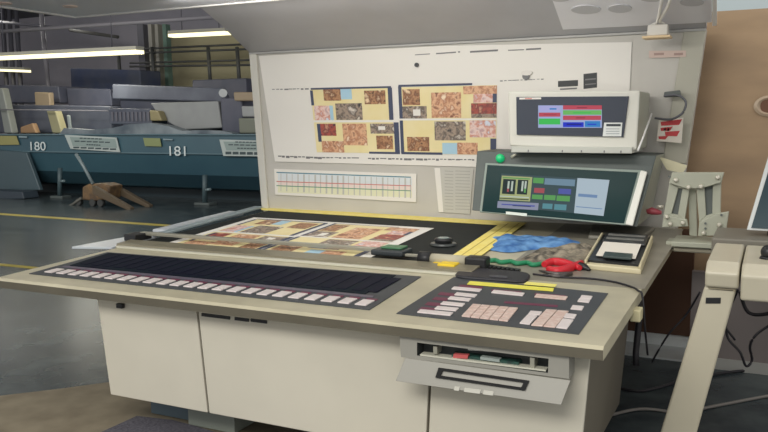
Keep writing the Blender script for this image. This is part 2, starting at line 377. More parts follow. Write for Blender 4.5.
bay('drive_lever', [(232, 88), (285, 92), (283, 105), (230, 102)], .01, .02, mat('lever_red', (190, 90, 90), .4))
bay('connector_block', [(285, 62), (375, 70), (375, 80), (285, 73)], .01, .03, mat('block_white', (206, 206, 198), .5))
bay('connector_block', [(330, 98), (400, 108), (400, 118), (330, 108)], .012, .03, mat('block_grey', (150, 160, 156), .5))
bay('bay_bracket', [(158, 60), (172, 62), (172, 88), (158, 85)], .01, .05, metal)
bay('bay_bracket', [(512, 100), (528, 102), (528, 138), (512, 136)], .01, .05, metal)
bay('bay_rail', [(110, 88), (570, 146), (570, 152), (110, 95)], .004, .04, bright)
# flap folded down in front
P0, P1 = Y(405, 358, YD-.008), Y(570.5, 380.6, YD-.008)
P2, P3 = Y(561, 405, YD-.05), Y(395.5, 381, YD-.05)
flap = obj('flap', B1(prism, [P0, P1, P2, P3], (0, .008, .0)), MC['housing_grey'], con, .002)
def fp(x, y, off=.001):
    n = (P1-P0).cross(P3-P0).normalized()
    if n.y > 0: n = -n
    return pl(x, y, n, n.dot(P0)+off)
bm = BM()
oo = [fp(439, 367.5), fp(529.5, 380.6), fp(525.5, 390), fp(436, 377)]; ii = [fp(443.5, 370.3), fp(524, 382), fp(521.5, 387.3), fp(441, 375.5)]
for k in range(4):
    l = (k+1) % 4; prism(bm, [oo[k], oo[l], ii[l], ii[k]], (0, -.008, 0))
obj('window_frame_rim', bm, mat('rim_black', (24, 24, 26), .6, spec=.2), flap)
for a, b, c_ in ((465, 481, 387.5), (484, 494, 390), (455, 460, 386)):
    obj('flap_label', B1(prism, [fp(a, c_), fp(b, c_+(b-a)*.13), fp(b-1, c_+4+(b-a)*.13), fp(a-1, c_+4)], (0, -.003, 0)), mat('label_pale', (184, 182, 172), .5), flap)

# ------------------------------------------------------------------ printed sheets
L_ = []   # (px rect in full photo px, material index)
lx = lambda x: (300+x/4.8-309)/188.5
rx = lambda x: (395+x/4.8-309)/188.5
vy = lambda y: (75+y/4.8-86.5)/67.5
SM = [paper, cream, navyp, ph_b, ph_g, ph_p, ph_r, ph_k, skyp]
items = [(lx(48), lx(462), vy(60), vy(375), 1), (rx(42), rx(488), vy(60), vy(375), 1)]
for a in ((115, 205, 60, 118, 3), (205, 262, 60, 112, 8), (325, 430, 72, 138, 3), (58, 140, 142, 215, 7), (140, 158, 142, 215, 8), (172, 310, 132, 213, 4), (70, 165, 232, 292, 6),
          (200, 325, 232, 338, 5), (345, 475, 232, 280, 4), (385, 420, 244, 262, 0), (372, 455, 290, 355, 3), (80, 200, 318, 375, 5), (45, 60, 65, 140, 2), (64, 82, 232, 322, 2),
          (443, 464, 60, 214, 2), (464, 488, 226, 376, 2), (50, 460, 53, 62, 2), (330, 488, 368, 378, 2), (45, 500, 214, 225, 0), (340, 410, 152, 205, 1)):
    items.append((lx(a[0]), lx(a[1]), vy(a[2]), vy(a[3]), a[4]))
for a in ((38, 54, 55, 375, 2), (58, 140, 70, 145, 3), (54, 170, 150, 208, 4), (105, 140, 165, 195, 0), (193, 330, 88, 205, 5), (340, 488, 62, 98, 5), (385, 470, 98, 138, 7), (470, 488, 98, 138, 2),
          (375, 488, 140, 188, 6), (375, 488, 188, 206, 4), (70, 178, 295, 362, 3), (205, 350, 222, 310, 4), (368, 485, 218, 295, 7), (240, 310, 322, 374, 8),
          (310, 405, 320, 374, 5), (462, 488, 300, 375, 2), (40, 240, 367, 378, 2), (40, 380, 48, 58, 2), (30, 490, 208, 217, 0)):
    items.append((rx(a[0]), rx(a[1]), vy(a[2]), vy(a[3]), a[4]))
def sheet_items(bm, P, nrm, step=.0006):
    for k, (u0_, u1_, v0, v1, mi) in enumerate(items):
        lv = 1 if k < 2 else 2
        n = 1 if k < 2 else 1
        poly(bm, [P(u0_, v1)+nrm*(step*lv+step*.02*k), P(u1_, v1)+nrm*(step*lv+step*.02*k), P(u1_, v0)+nrm*(step*lv+step*.02*k), P(u0_, v0)+nrm*(step*lv+step*.02*k)], mi)
# hanging proof on the back panel
YP = 5.594
bm = BM()
prism(bm, [Y(275, 161.5, YP), Y(480, 167, YP), Y(629, 100, YP), Y(632, 42, YP), Y(440, 46, YP), Y(259, 56, YP)], (0, -.002, 0), 0)
p00, p10, p11, p01 = Y(309.5, 88.5, YP-.0035), Y(498, 84, YP-.0035), Y(497, 156, YP-.0035), Y(316, 153, YP-.0035)
sheet_items(bm, lambda u, v: (p00*(1-u)+p10*u)*(1-v)+(p01*(1-u)+p11*u)*v, Vector((0, -1, 0)))
def pq(bm, x0, y0, x1, y1, w, mi, off=.004):
    if x1-x0 > 30:                      # long registration lines are broken and ragged
        n_ = int((x1-x0)/4)
        for k in range(n_):
            a, b = k/n_, (k+random.uniform(.55, 1))/n_; ww = w*random.uniform(.6, 1.5)
            xa, xb, ya, yb = x0+(x1-x0)*a, x0+(x1-x0)*b, y0+(y1-y0)*a, y0+(y1-y0)*b
            poly(bm, [Y(xa, ya, YP-off), Y(xb, yb, YP-off), Y(xb, yb+ww, YP-off), Y(xa, ya+ww, YP-off)], mi)
        return
    poly(bm, [Y(x0, y0, YP-off), Y(x1, y1, YP-off), Y(x1, y1+w, YP-off), Y(x0, y0+w, YP-off)], mi)
bm_marks = [(272, 89, 309, 88.2, 1.0), (278, 155.5, 322, 157.0, 1.6), (322, 157, 360, 157.5, 1.2), (368, 157.8, 476, 159.2, 1.4)]
for a in bm_marks: pq(bm, *a, 9)
for a in ((415, 54.5, 430, 53.5, .8), (436, 53, 456, 51.6, 1.3), (458, 51.3, 460, 51.2, 1.3), (470, 51, 498, 49.4, 1.8), (508, 49.8, 524, 49.2, 1), (526, 48.6, 541, 47.8, 1.6), (500, 80.5, 545, 78.6, .7)): pq(bm, *a, 9)
for a in ((558, 81, 578, 80, 6), (583.5, 74, 597, 72.5, 15)): pq(bm, *a, 10)
for a in ((560, 88.5, 577, 87.5, 1.5), (585, 79, 596, 78, 1.4), (585, 84, 596, 83, 1.2)): pq(bm, *a, 9, .0046)
obj('proof_sheet', bm, SM+[inkgrey, inkdark], label='large white proof sheet with two photo pages fixed to the back panel', cat='printed sheet')
# flat screws and clip on the sheet
for (x, y, r, M, nm, lb) in ((417, 65, .016, inkdark, 'magnet', 'small dark round magnet on the upper left of the hanging proof'), (527, 73, .03, mat('magnet_white', (226, 222, 216), .4), 'magnet', 'pale magnet with dark base above the white monitor')):
    p = Y(x, y, YP-.003); bm = B1(tube, [p, p+Vector((0, -.014, 0))], r, 18)
    for v in bm.verts: v.co.z = p.z+(v.co.z-p.z)*(.6 if r > .02 else 1); v.co.x = p.x+(v.co.x-p.x)*(1.35 if r > .02 else 1)
    if r > .02: tube(bm, [p+Vector((-.005, 0, -.022)), p+Vector((-.005, -.012, -.022))], .026, 14, 1)
    obj(nm, bm, [M, inkgrey], label=lb, cat='magnet')
# colour chart card
bm = BM(); c4 = lambda x, y, o=0: Y(265+x/4.8, 160+y/4.8, YP-o)
prism(bm, [c4(45, 42), c4(727, 66), c4(727, 202), c4(50, 166)], (0, -.004, 0), 0)
def band(x0, x1, y0, y1, w, mi, o=.0045):
    poly(bm, [c4(x0, y0, o), c4(x1, y1, o), c4(x1, y1+w, o), c4(x0, y0+w, o)], mi)
band(62, 705, 60, 84, 38, 1, .0042); band(62, 705, 104, 126, 22, 3, .0042); band(62, 705, 126, 150, 30, 5, .0042)
band(55, 700, 57, 80, 5, 2); band(55, 700, 101, 122, 4, 4); band(55, 700, 121, 146, 4, 6)
for x in range(75, 700, 27):
    k = (x-60)/640; w = random.choice((3, 5, 8))
    y0 = 64+24*k; poly(bm, [c4(x, y0, .0044), c4(x+w, y0, .0044), c4(x+w, y0+84+12*k, .0044), c4(x, y0+84+12*k, .0044)], 7)
obj('colour_chart', bm, [paper, mat('cb', (218, 224, 228), .6), mat('cteal', (70, 130, 150), .6), mat('cp', (232, 216, 210), .6), mat('cred', (196, 110, 104), .6), mat('cy', (226, 226, 196), .6), mat('cgrn', (96, 150, 116), .6), mat('cgrid', (190, 190, 186), .6)],
    label='narrow colour chart card with horizontal coloured lines below the hanging proof', cat='chart')
# number lists
bm = BM(); l3 = lambda x, y, o=0: Y(240+x/3, 140+y/3, YP-o)
prism(bm, [l3(583, 84), l3(700, 88), l3(690, 222), l3(596, 216)], (0, -.003, 0), 0)
for k in range(13):
    y = 92+k*9.5
    for a, b in ((614, 640), (646, 690)):
        poly(bm, [l3(a, y, .0035), l3(b, y+1.5, .0035), l3(b, y+3.2, .0035), l3(a, y+1.8, .0035)], 1)
poly(bm, [l3(583, 84, .0034), l3(600, 84, .0034), l3(610, 216, .0034), l3(596, 216, .0034)], 2)
obj('number_list', bm, [papergrey, mat('list_ink', (164, 163, 158), .6), paper], label='grey paper with printed rows on the back panel beside the grey monitor', cat='paper')
# red tag on cable and pale pink label on post
bm = BM(); q = [Y(659, 120, 5.50), Y(683.5, 117.5, 5.50), Y(681.5, 143, 5.50), Y(656.5, 141, 5.50)]
prism(bm, q, (0, .003, 0), 0)
for (v0, v1, a, b) in ((.10, .28, .08, .95), (.38, .52, .1, .6), (.56, .74, .3, .9), (.78, .90, .05, .45)):
    P = lambda u, v: (q[0]*(1-u)+q[1]*u)*(1-v)+(q[3]*(1-u)+q[2]*u)*v+Vector((0, -.002, 0))
    poly(bm, [P(a, v0), P(b, v0-.04), P(b-.1, v1), P(a+.04, v1)], 1)
for k in range(4): poly(bm, [P(.25+.14*k, .40), P(.33+.14*k, .39), P(.32+.14*k, .52), P(.24+.14*k, .53)], 0)
obj('safety_tag', bm, [mat('tag_white', (228, 220, 208), .5), mat('tag_red', (196, 62, 66), .5)], label='red and white striped tag hanging on a cable beside the white monitor', cat='tag')
bm = BM(); prism(bm, [Y(649, 51, 5.587), Y(686, 50.5, 5.587), Y(686, 57, 5.587), Y(649, 58, 5.587)], (0, -.002, 0), 0)
for a, b in ((654, 664), (674, 683)): poly(bm, [Y(a, 53, 5.5845), Y(b, 52.6, 5.5845), Y(b, 55, 5.5845), Y(a, 55.5, 5.5845)], 1)
obj('warning_label', bm, [mat('label_pink', (206, 184, 174), .5), mat('label_smudge', (166, 140, 132), .5)], label='faded pink sticker on the grey post under the lamp connector', cat='sticker')

# proof lying on the table
bm = BM(); h = .006
S = lambda x, y: dp(x, y, h)
tl, tr = D(254, 217.5, h), D(434, 228.3, h)
xa, xb, ya, yb2 = -3.68, -1.97, 3.98, (tl.y+tr.y)/2
fl_, fr_ = D(163.5, 244.6, h), D(388, 249, h)
A0 = Vector((fl_.x-.01, 3.985, dz(3.985)+h)); A1 = Vector((fr_.x+.02, 3.985, dz(3.985)+h))
tl = dp(tl.x, tl.y, h); tr = dp(tr.x, tr.y, h)
prism(bm, [A0, A1, tr, tl], (0, 0, .0015), 0)
def PS(u, v):
    u = .04+u*.915; v = .05+v*1.0; w = (1-v)
    return (A0*(1-u)+A1*u)*(1-w)+(tl*(1-u)+tr*u)*w+Vector((0, 0, .0018))
items_keep = items[:]
items[:] = [(a, b, max(c, 0), min(d, .94), e) for a, b, c, d, e in items if c < .93]
sheet_items(bm, PS, Vector((0, 0, 1)))
obj('proof_sheet', bm, SM, label='printed sheet with two pages of photos lying on the black table', cat='printed sheet')

# yellow tapes framing the table
bm = B1(prism, [D(258, 206.6, .005), D(527, 223.0, .005), D(500, 225.3, .005), D(262, 210.2, .005)], (0, 0, .003))
obj('yellow_tape', bm, yellow, label='long yellow tape along the back edge of the black table', cat='tape')
pa, pb, pc, pd = D(452, 256, .009), D(481, 256, .009), D(526.5, 223.0, .009), D(499, 224.6, .009)
bm = B1(prism, [pa, pb, pc, pd], (0, 0, .003))
P = lambda u, v: (pa*(1-u)+pb*u)*(1-v)+(pd*(1-u)+pc*u)*v+Vector((0, 0, .0036))
for u in (.3, .72): poly(bm, [P(u, 0), P(u+.05, 0), P(u+.05, 1), P(u, 1)], 1)
obj('yellow_tape', bm, [yellow, mat('tape_seam', (190, 164, 60), .5)], label='wide yellow tape down the right side of the black table', cat='tape')

# ------------------------------------------------------------------ monitors
def quadbox(bm, q, v, mi=0): return prism(bm, q, v, mi)
# lower grey monitor
a = [Y(477, 151, 5.16), Y(656.5, 155.5, 5.16), Y(637, 227, 4.98), Y(472, 210.5, 4.98)]
t = thing('machine_monitor', (-1.25, 5.2, a[2].z), 'large grey industrial monitor with dark teal screen and green lamp', 'monitor')
bm = BM()
bk = [Vector((p.x, 5.575, p.z+(-.0 if i < 2 else .0))) for i, p in enumerate(a)]
va = [bm.verts.new(p) for p in a]; vb = [bm.verts.new(p) for p in bk]
fs = [bm.faces.new(va), bm.faces.new(vb[::-1])]
for k in range(4):
    f = bm.faces.new((va[k], vb[k], vb[(k+1) % 4], va[(k+1) % 4]))
    if k == 1: f.material_index = 1
obj('housing', bm, [mongrey, mat('housing_side', (158, 162, 148), .5, var=.06)], t, .006)
nn = (a[1]-a[0]).cross(a[3]-a[0]).normalized()
if nn.y > 0: nn = -nn
def fm(x, y, off=.002): return pl(x, y, nn, nn.dot(a[0])+off)
bm = BM(); prism(bm, [fm(486, 163.5, 0), fm(645, 171, 0), fm(629, 226, 0), fm(480, 212.5, 0)], nn*.012)
rimo = obj('screen_rim', bm, mat('rim_pale', (128, 142, 134), .4), t, .003)
bm = BM(); prism(bm, [fm(487.5, 165, .012), fm(638, 172.5, .012), fm(624, 223.5, .012), fm(482, 211.3, .012)], nn*.002)
scr = obj('screen', bm, teal_glass, t)
bm = BM(); prism(bm, [fm(641, 171, .012), fm(647.5, 172.5, .012), fm(633, 226.5, .012), fm(625.5, 225, .012)], nn*.016)
obj('rim_edge', bm, mat('rim_white', (222, 222, 214), .4), t, .006)
EM = {}
def em(c, s=.68):
    k = 'lit_%d_%d_%d' % c
    if k not in MC: M_ = mat(k, c, .6, emit=s, spec=.1); M_.node_tree.nodes['Principled BSDF'].inputs['Base Color'].default_value = (.01, .01, .012, 1)
    return MC[k]
d5 = lambda x, y: (460+x/5.4, 140+y/5.4)
def sq(bm, x0, y0, x1, y1, mi, off, sh=-.1, f=d5):
    # rectangles lean with the screen
    k = lambda x, y: fm(*f(x+(y-190)*sh, y), off)
    poly(bm, [k(x0, y1), k(x1, y1+(x1-x0)*.06), k(x1, y0+(x1-x0)*.05), k(x0, y0)], mi)
cols = [em((62, 84, 88)), em((178, 186, 130)), em((30, 50, 48)), em((200, 214, 200)), em((96, 168, 92)), em((120, 150, 170)), em((176, 84, 92)), em((86, 96, 176)), em((150, 156, 180)), em((92, 150, 160)), em((186, 204, 216)), em((120, 150, 190))]
bm = BM(); o1 = .0146
poly(bm, [fm(498.5, 205.8, o1), fm(603.5, 216, o1), fm(609.5, 180, o1), fm(501.5, 173.6, o1)], 0)
o2 = .0152; o3 = .0158
for r_ in ((226, 192, 392, 322, 1), (236, 210, 305, 290, 2), (316, 214, 372, 292, 2)): sq(bm, *r_, o2 if r_[4] == 1 else o3)
for x in (262, 282, 338, 354): sq(bm, x, 222, x+10, 276, 3, .0164)
sq(bm, 262, 262, 272, 280, 6, .017); sq(bm, 354, 262, 364, 284, 4, .017)
for r_ in ((232, 200, 380, 205, 4), (226, 300, 384, 305, 3), (226, 312, 384, 316, 2)): sq(bm, *r_, o3)
for r_ in ((398, 203, 455, 232, 4), (460, 206, 625, 240, 5), (408, 258, 464, 284, 6), (540, 262, 608, 290, 7), (400, 294, 458, 318, 4), (466, 296, 528, 322, 4), (534, 300, 606, 328, 4),
           (218, 330, 440, 366, 8), (462, 342, 516, 370, 9), (526, 346, 592, 376, 9)): sq(bm, *r_, o2)
sq(bm, 240, 344, 420, 350, 7, o3); sq(bm, 300, 352, 400, 356, 2, o3)
poly(bm, [fm(574, 213, o3), fm(603.5, 216, o3), fm(609.5, 180, o3), fm(577.5, 178, o3)], 10)
poly(bm, [fm(578, 196.5, .0164), fm(597, 198, .0164), fm(597.5, 195, .0164), fm(578.5, 193.5, .0164)], 11)
poly(bm, [fm(576, 207, .0164), fm(602, 209.3, .0164), fm(602.2, 208.5, .0164), fm(576.2, 206.2, .0164)], 11)
obj('display_image', bm, cols, scr)
bm = BM(); prism(bm, [fm(506, 211.6, .012), fm(527, 213.6, .012), fm(527, 216.4, .012), fm(506, 214.4, .012)], nn*.003)
obj('badge', bm, mat('badge_pale', (206, 214, 206), .4), rimo)
p = fm(500.5, 158.8, 0); bm = B1(tube, [p, p+nn*.01, p+nn*.028, p+nn*.034], [.030, .030, .024, .010], 18)
obj('indicator_lamp', bm, mat('lamp_green', (20, 180, 110), .3, emit=.3), t, label='green indicator lamp')
p = fm(512, 157, 0); obj('key_tab', B1(tube, [p, p+nn*.02+Vector((.03, 0, .01))], [.012, .006], 8), bright, t)
# upper white monitor
YM = 5.10
b4 = [Y(508, 91.5, YM), Y(640, 90.5, YM), Y(636.5, 150.5, YM), Y(509, 146, YM)]
t = thing('touch_monitor', (-1.17, 5.3, b4[2].z), 'white touch monitor with a dark bezel standing on the grey monitor', 'monitor')
bm = BM(); va = [bm.verts.new(p) for p in b4]; vb = [bm.verts.new(p+Vector((0, .44, 0))) for p in b4]
bm.faces.new(va); bm.faces.new(vb[::-1])
for k in range(4):
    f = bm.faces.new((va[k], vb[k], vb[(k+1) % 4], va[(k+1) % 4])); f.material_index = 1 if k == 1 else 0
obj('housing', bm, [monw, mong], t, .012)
m2 = lambda x, y, o=0: Y(500+x/5.4, 80+y/5.4, YM-o)
bz = obj('bezel', B1(prism, [m2(90, 92), m2(697, 88), m2(668, 308), m2(92, 295)], (0, -.012, 0)), bezel, t, .003)
bm = BM(); cc = [em((176, 190, 232)), em((186, 186, 238)), em((204, 84, 100)), em((120, 200, 108)), em((72, 206, 96)), em((40, 60, 214)), em((60, 140, 214)), em((150, 60, 80)), em((30, 34, 120))]
def s2q(x0, y0, x1, y1, mi, o=.0136):
    poly(bm, [m2(x0, y1, o), m2(x1, y1, o), m2(x1, y0, o), m2(x0, y0, o)], mi)
s2q(206, 137, 550, 258, 0, .0128)
for r_ in ((212, 139, 322, 172, 1), (210, 176, 326, 198, 2), (340, 137, 550, 160, 2), (340, 163, 548, 188, 3), (340, 192, 546, 216, 2), (210, 208, 325, 240, 4), (340, 228, 452, 254, 5), (458, 222, 542, 254, 6)): s2q(*r_)
for r_ in ((235, 186, 305, 189, 7), (415, 147, 470, 152, 7), (395, 174, 490, 180, 4), (410, 202, 460, 207, 7), (360, 236, 440, 242, 8), (268, 152, 305, 160, 6), (472, 236, 520, 242, 5)): s2q(*r_, .0142)
obj('display_image', bm, cc, bz)
bm = BM(); prism(bm, [m2(105, 95, .012), m2(222, 94, .012), m2(222, 104, .012), m2(105, 105, .012)], (0, -.002, 0)); poly(bm, [m2(135, 98, .0145), m2(172, 98, .0145), m2(172, 102, .0145), m2(135, 102, .0145)], 1)
obj('badge', bm, [mat('badge_white', (226, 222, 216), .4), mat('badge_red', (206, 96, 84), .4)], bz)
bm = BM(); prism(bm, [m2(563, 230, .012), m2(661, 230, .012), m2(655, 304, .012), m2(555, 304, .012)], (0, -.004, 0))
s2q(574, 237, 652, 250, 1, .0168)
for k in range(3): s2q(572, 262+k*13, 645, 266+k*13, 2, .0168)
obj('label_plate', bm, [mat('plate_white', (222, 226, 224), .4), mat('plate_dark', (60, 66, 72), .4), mat('plate_grey', (160, 166, 170), .5)], bz)
bm = BM(); box(bm, b4[3].x+.03, b4[2].x-.02, YM-.05, 5.5, 1.384, b4[3].z-.001)
for k, x in enumerate((.12, .34, .46, .60, .70)): box(bm, b4[3].x+.02+x, b4[3].x+.028+x, YM-.053, YM-.04, 1.388, 1.402, 1)
obj('foot_plate', bm, [mat('foot_pale', (196, 198, 190), .45), inkgrey], t, .003)
# stylus on the right side, cable loop
tube_pts = [Y(650, 114, 5.2), Y(636, 152, 5.2)]
obj('stylus', B1(tube, [X(651.5, 114, -.70), X(643, 138, -.70), X(638, 150, -.70)], .006), trimw, t)
obj('cable', B1(tube, spline([Y(664, 96, 5.52), Y(676, 95, 5.50), Y(683, 98, 5.48), Y(686, 104, 5.46), Y(682.5, 113, 5.45), Y(674, 118.5, 5.45), Y(667, 119.5, 5.47), Y(655, 118, 5.5)], 6), .0075), mat('loop_grey', (96, 98, 104), .5),
    label='dark grey looped cable on the right of the white monitor', cat='cable')
obj('cable_clip', B1(prism, [Y(664, 92, 5.52), Y(680, 90, 5.52), Y(681, 96.5, 5.52), Y(664, 97.5, 5.52)], (0, .03, 0)), slotdark, label='small grey cable clip at the top right corner of the white monitor', cat='clip', bevel=.006)
# folded paper corner on top of the grey monitor
obj('paper_slip', B1(prism, [Y(659, 156.5, 5.4), Y(667, 170, 5.4), Y(683, 173, 5.4), Y(687.5, 165.5, 5.4)], (0, .003, .0)), mat('cream_slip', (226, 220, 188), .6), label='cream paper slip sticking out beside the top of the grey monitor', cat='paper')
# red knob on the side
p = X(654, 212, -.71)
t = thing('valve_knob', (-.70, p.y, p.z), 'red knob with a metal cap on the right side of the grey monitor', 'knob')
p = Vector((-.695, p.y if 5 < p.y < 5.5 else 5.2, p.z))
p = Y(655, 212, 5.22)
obj('knob', B1(tube, [p+Vector((-.05, 0, 0)), p+Vector((-.02, 0, .006)), p+Vector((.015, 0, 0)), p+Vector((.04, 0, -.004))], [.014, .024, .018, .010], 12), mat('knob_red', (170, 74, 86), .4), t)
obj('cap', B1(tube, [p+Vector((.01, -.01, .035)), p+Vector((.05, -.01, .035))], .012, 10), bolt_m, t)

# ------------------------------------------------------------------ bracket
b5 = lambda x, y, v=5.0: Y(590+x/3.927, 150+y/3.927, v)
t = thing('swivel_bracket', b5(440, 345), 'grey green swivel bracket with two slotted arms beside the grey monitor', 'bracket')
def plate(name, pts, v, th, M, slots=(), bev=.004):
    o = obj(name, B1(prism, [b5(x, y, v) for x, y in pts], (0, th, 0)), M, t, bev); return o
plate('top_plate', [(322, 88), (527, 88), (515, 128), (440, 150), (378, 152), (310, 130)], 4.98, .03, bracket_m)
def slotted(outer, inner, v, th):
    bm = BM(); o_ = [b5(x, y, v) for x, y in outer]; i_ = [b5(x, y, v) for x, y in inner]
    for k in range(4):
        l = (k+1) % 4; prism(bm, [o_[k], o_[l], i_[l], i_[k]], (0, th, 0))
    arm = obj('arm', bm, bracket_m, t, .003)
    obj('slot_web', B1(prism, [p+Vector((0, th*.6, 0)) for p in i_], (0, th*.3, 0)), slotdark, arm)
slotted([(312, 128), (392, 146), (372, 275), (288, 262)], [(347, 150), (363, 152), (345, 255), (320, 250)], 5.01, .04)
slotted([(418, 148), (515, 122), (512, 262), (428, 285)], [(449, 148), (482, 140), (480, 250), (456, 258)], 5.01, .04)
plate('end_plate', [(290, 255), (380, 272), (385, 300), (282, 304)], 4.985, .03, bracket_m)
plate('end_plate', [(428, 285), (505, 248), (546, 242), (532, 336), (424, 338)], 4.985, .03, bracket_m)
obj('link_post', B1(prism, [b5(385, 150, 5.06), (b5(418, 150, 5.06)), b5(420, 340, 5.06), b5(390, 335, 5.06)], (0, .05, 0)), bracket_m, t, .004)
for (x, y) in ((338, 118), (502, 108), (387, 146), (436, 143), (302, 262), (316, 290), (365, 286), (508, 294), (446, 326)):
    p = b5(x, y, 4.98); obj('bolt', B1(tube, [p, p+Vector((0, -.012, 0)), p+Vector((0, -.018, 0))], [.014, .013, .006], 10), bolt_m, t)
for (x, y) in ((312, 104), (453, 288), (453, 308), (516, 255)):
    p = b5(x, y, 4.98); obj('hole', B1(tube, [p, p+Vector((0, -.004, 0))], .007, 8), slotdark, t)
zb = b5(440, 345).z
p, q = b5(325, 352, 4.98), b5(558, 362, 4.98)
obj('base_plate', B1(box, p.x, q.x, 4.9, 5.2, p.z-.03, p.z), bracket_m, t, .005)
p2_, q2_ = b5(325, 380, 4.92), b5(480, 410, 4.92)
obj('base_box', B1(box, p2_.x, q2_.x, 4.93, 5.2, q2_.z, p.z-.03), mat('base_tan', (160, 154, 136), .5), t, .01)
obj('support_beam', B1(box, -.56, p2_.x+.06, 5.0, 5.15, q2_.z+.0, q2_.z+.05), bracket_m, t, .004)

# ------------------------------------------------------------------ things lying on the desktop
# lens puck
p = D(443.5, 245, .006)
t = thing('magnifier_loupe', p, 'small black round loupe standing on the black table', 'loupe')
obj('base', B1(tube, [p, p+Vector((0, 0, .014))], [.082, .078], 28), mat('loupe_grey', (70, 74, 74), .3), t, .003)
obj('barrel', B1(tube, [p+Vector((0, 0, .014)), p+Vector((0, 0, .034)), p+Vector((0, 0, .044))], [.052, .058, .05], 24), black, t, .003)
obj('lens', B1(tube, [p+Vector((0, 0, .044)), p+Vector((0, 0, .047))], .036, 20), mat('lens_glass', (120, 140, 140), .1), t)
# scanning head on the rail
p0, p1 = D(366, 262, .0), D(398, 263, .0)
t = thing('scanner_head', dp(-1.86, 4.05, .03), 'black scanning head with green top on the front rail', 'scanner head')
obj('body', B1(box, -2.04, -1.84, 4.0, 4.15, dz(4)+.03, dz(4)+.062), mat('head_dark', (52, 58, 62), .4), t, .01)
obj('lid', B1(box, -2.0, -1.87, 4.05, 4.15, dz(4)+.062, dz(4)+.074), mat('head_green', (74, 122, 88), .4), t, .006)
obj('rod', B1(box, -1.84, -1.55, 4.03, 4.06, dz(4)+.03, dz(4)+.045), metal, t, .004)
# roller handle
t = thing('ink_roller', dp(-1.4, 4.05, .01), 'beige roller with black end blocks lying in front of the wide yellow tape', 'roller')
A_ = D(428, 258.5, .035); B_ = D(470, 261.5, .035); C_ = D(489, 264, .02)
obj('roll', B1(tube, [A_, B_], .030, 14), mat('roll_beige', (186, 180, 158), .5), t)
obj('end_block', B1(tube, [A_+Vector((-.05, 0, -.0)), A_+Vector((.02, 0, 0))], .038, 14), black, t)
obj('end_block', B1(box, B_.x-.02, B_.x+.10, B_.y-.04, B_.y+.05, dz(B_.y), dz(B_.y)+.065), black, t, .012)
# yellow clamp bits
p = D(447, 270, .0)
t = thing('yellow_clamp', p, 'small bright yellow clamp beside the roller at the front track', 'clamp')
obj('jaw', B1(box, p.x-.05, p.x+.05, p.y-.02, p.y+.1, p.z+.002, p.z+.035), mat('clamp_yellow', (240, 206, 40), .4), t, .008)
obj('arm', B1(box, p.x-.10, p.x-.04, p.y+.03, p.y+.08, p.z+.002, p.z+.028), MC['clamp_yellow'], t, .006)
obj('pivot', B1(box, p.x+.02, p.x+.10, p.y+.10, p.y+.16, p.z+.006, p.z+.03), mat('pivot_brown', (86, 60, 48), .5), t, .006)
# green coiled cable
pts = []
for k in range(41):
    u = k/40; q = D(490+u*56, 260.5+u*4.5, .014); pts.append(q+Vector((0, math.sin(u*22)*.022, 0)))
obj('green_cable', B1(tube, pts, .013, 8), green_m, label='twisted green cable lying between the roller and the red pliers', cat='cable')
# small black comb
t = D(480, 266.5, .003), D(519, 272, .003)
bm = BM(); prism(bm, [t[0], t[1], t[1]+Vector((0, .03, .0)), t[0]+Vector((0, .03, 0))], (0, 0, .012))
for k in range(9):
    q = t[0].lerp(t[1], (k+.3)/9); box(bm, q.x, q.x+.014, q.y-.03, q.y, q.z, q.z+.012)
obj('black_comb', bm, black, label='small black toothed comb in front of the green cable', cat='comb')
# flat black device and yellow strips
a1, a2, a3, a4 = D(453, 279, .0), D(527, 284.5, .0), D(531, 275.5, .0), D(462, 269.5, .0)
bm = BM()
r1 = [a1, a2, a3, a4]; cen = sum(r1, Vector())/4
ring_ = []
for k in range(4):
    p, n1, n0 = r1[k], r1[(k+1) % 4], r1[k-1]
    ring_ += [p+(n0-p).normalized()*.05, p+(n0-p).normalized()*.014+(n1-p).normalized()*.014, p+(n1-p).normalized()*.05]
prism(bm, ring_, (0, 0, .018))
t = thing('handheld_case', cen, 'flat rounded black case above the keypad', 'case')
obj('body', bm, mat('case_black', (44, 44, 50), .45), t, .01)
obj('slider', B1(prism, [D(489, 277, .019), D(507, 278.4, .019), D(508, 276.6, .019), D(490, 275.4, .019)], (0, 0, .004)), mat('slider_grey', (74, 74, 82), .4), t)
obj('paper_strip', B1(prism, [D(467, 284.5, .006), D(553, 291.5, .006), D(554, 288.6, .006), D(470, 281.5, .006)], (0, 0, .003)), ytape2, label='bright yellow paper strip along the top of the keypad', cat='strip', group=None)
obj('paper_strip', B1(prism, [D(524, 284.5, .010), D(555, 287.0, .010), D(557, 284.8, .010), D(527, 282.2, .010)], (0, 0, .003)), mat('ytape3', (250, 240, 130), .5), label='short pale yellow strip lying over the end of the long yellow strip', cat='strip')
# cloths
def cloth(name, out, hgt, M, label, cat, seed, res=26):
    random.seed(seed); pts = [D(x, y, .004) for x, y in out]
    from mathutils import noise
    bm = BM(); cen = sum(pts, Vector())/len(pts); rings = []
    n = 48
    loop = spline(pts+[pts[0]], 8)[:-1]; n = len(loop)
    for j in range(9):
        f = 1-j/9; row = []
        for p in loop:
            q = cen+(p-cen)*f
            e = min(1, (1-f)*4)
            hh = hgt*e*(.45+.55*abs(noise.noise(Vector((q.x*11+seed, q.y*7, seed)))*2.2))
            row.append(bm.verts.new((q.x+noise.noise(q*9)*.012, q.y+noise.noise(q*8+Vector((3, 3, 3)))*.012, dz(q.y)+.004+hh)))
        rings.append(row)
    for j in range(8):
        for k in range(n):
            f = bm.faces.new((rings[j][k], rings[j][(k+1) % n], rings[j+1][(k+1) % n], rings[j+1][k])); f.smooth = True
    bm.faces.new(rings[-1])
    return obj(name, bm, M, label=label, cat=cat)
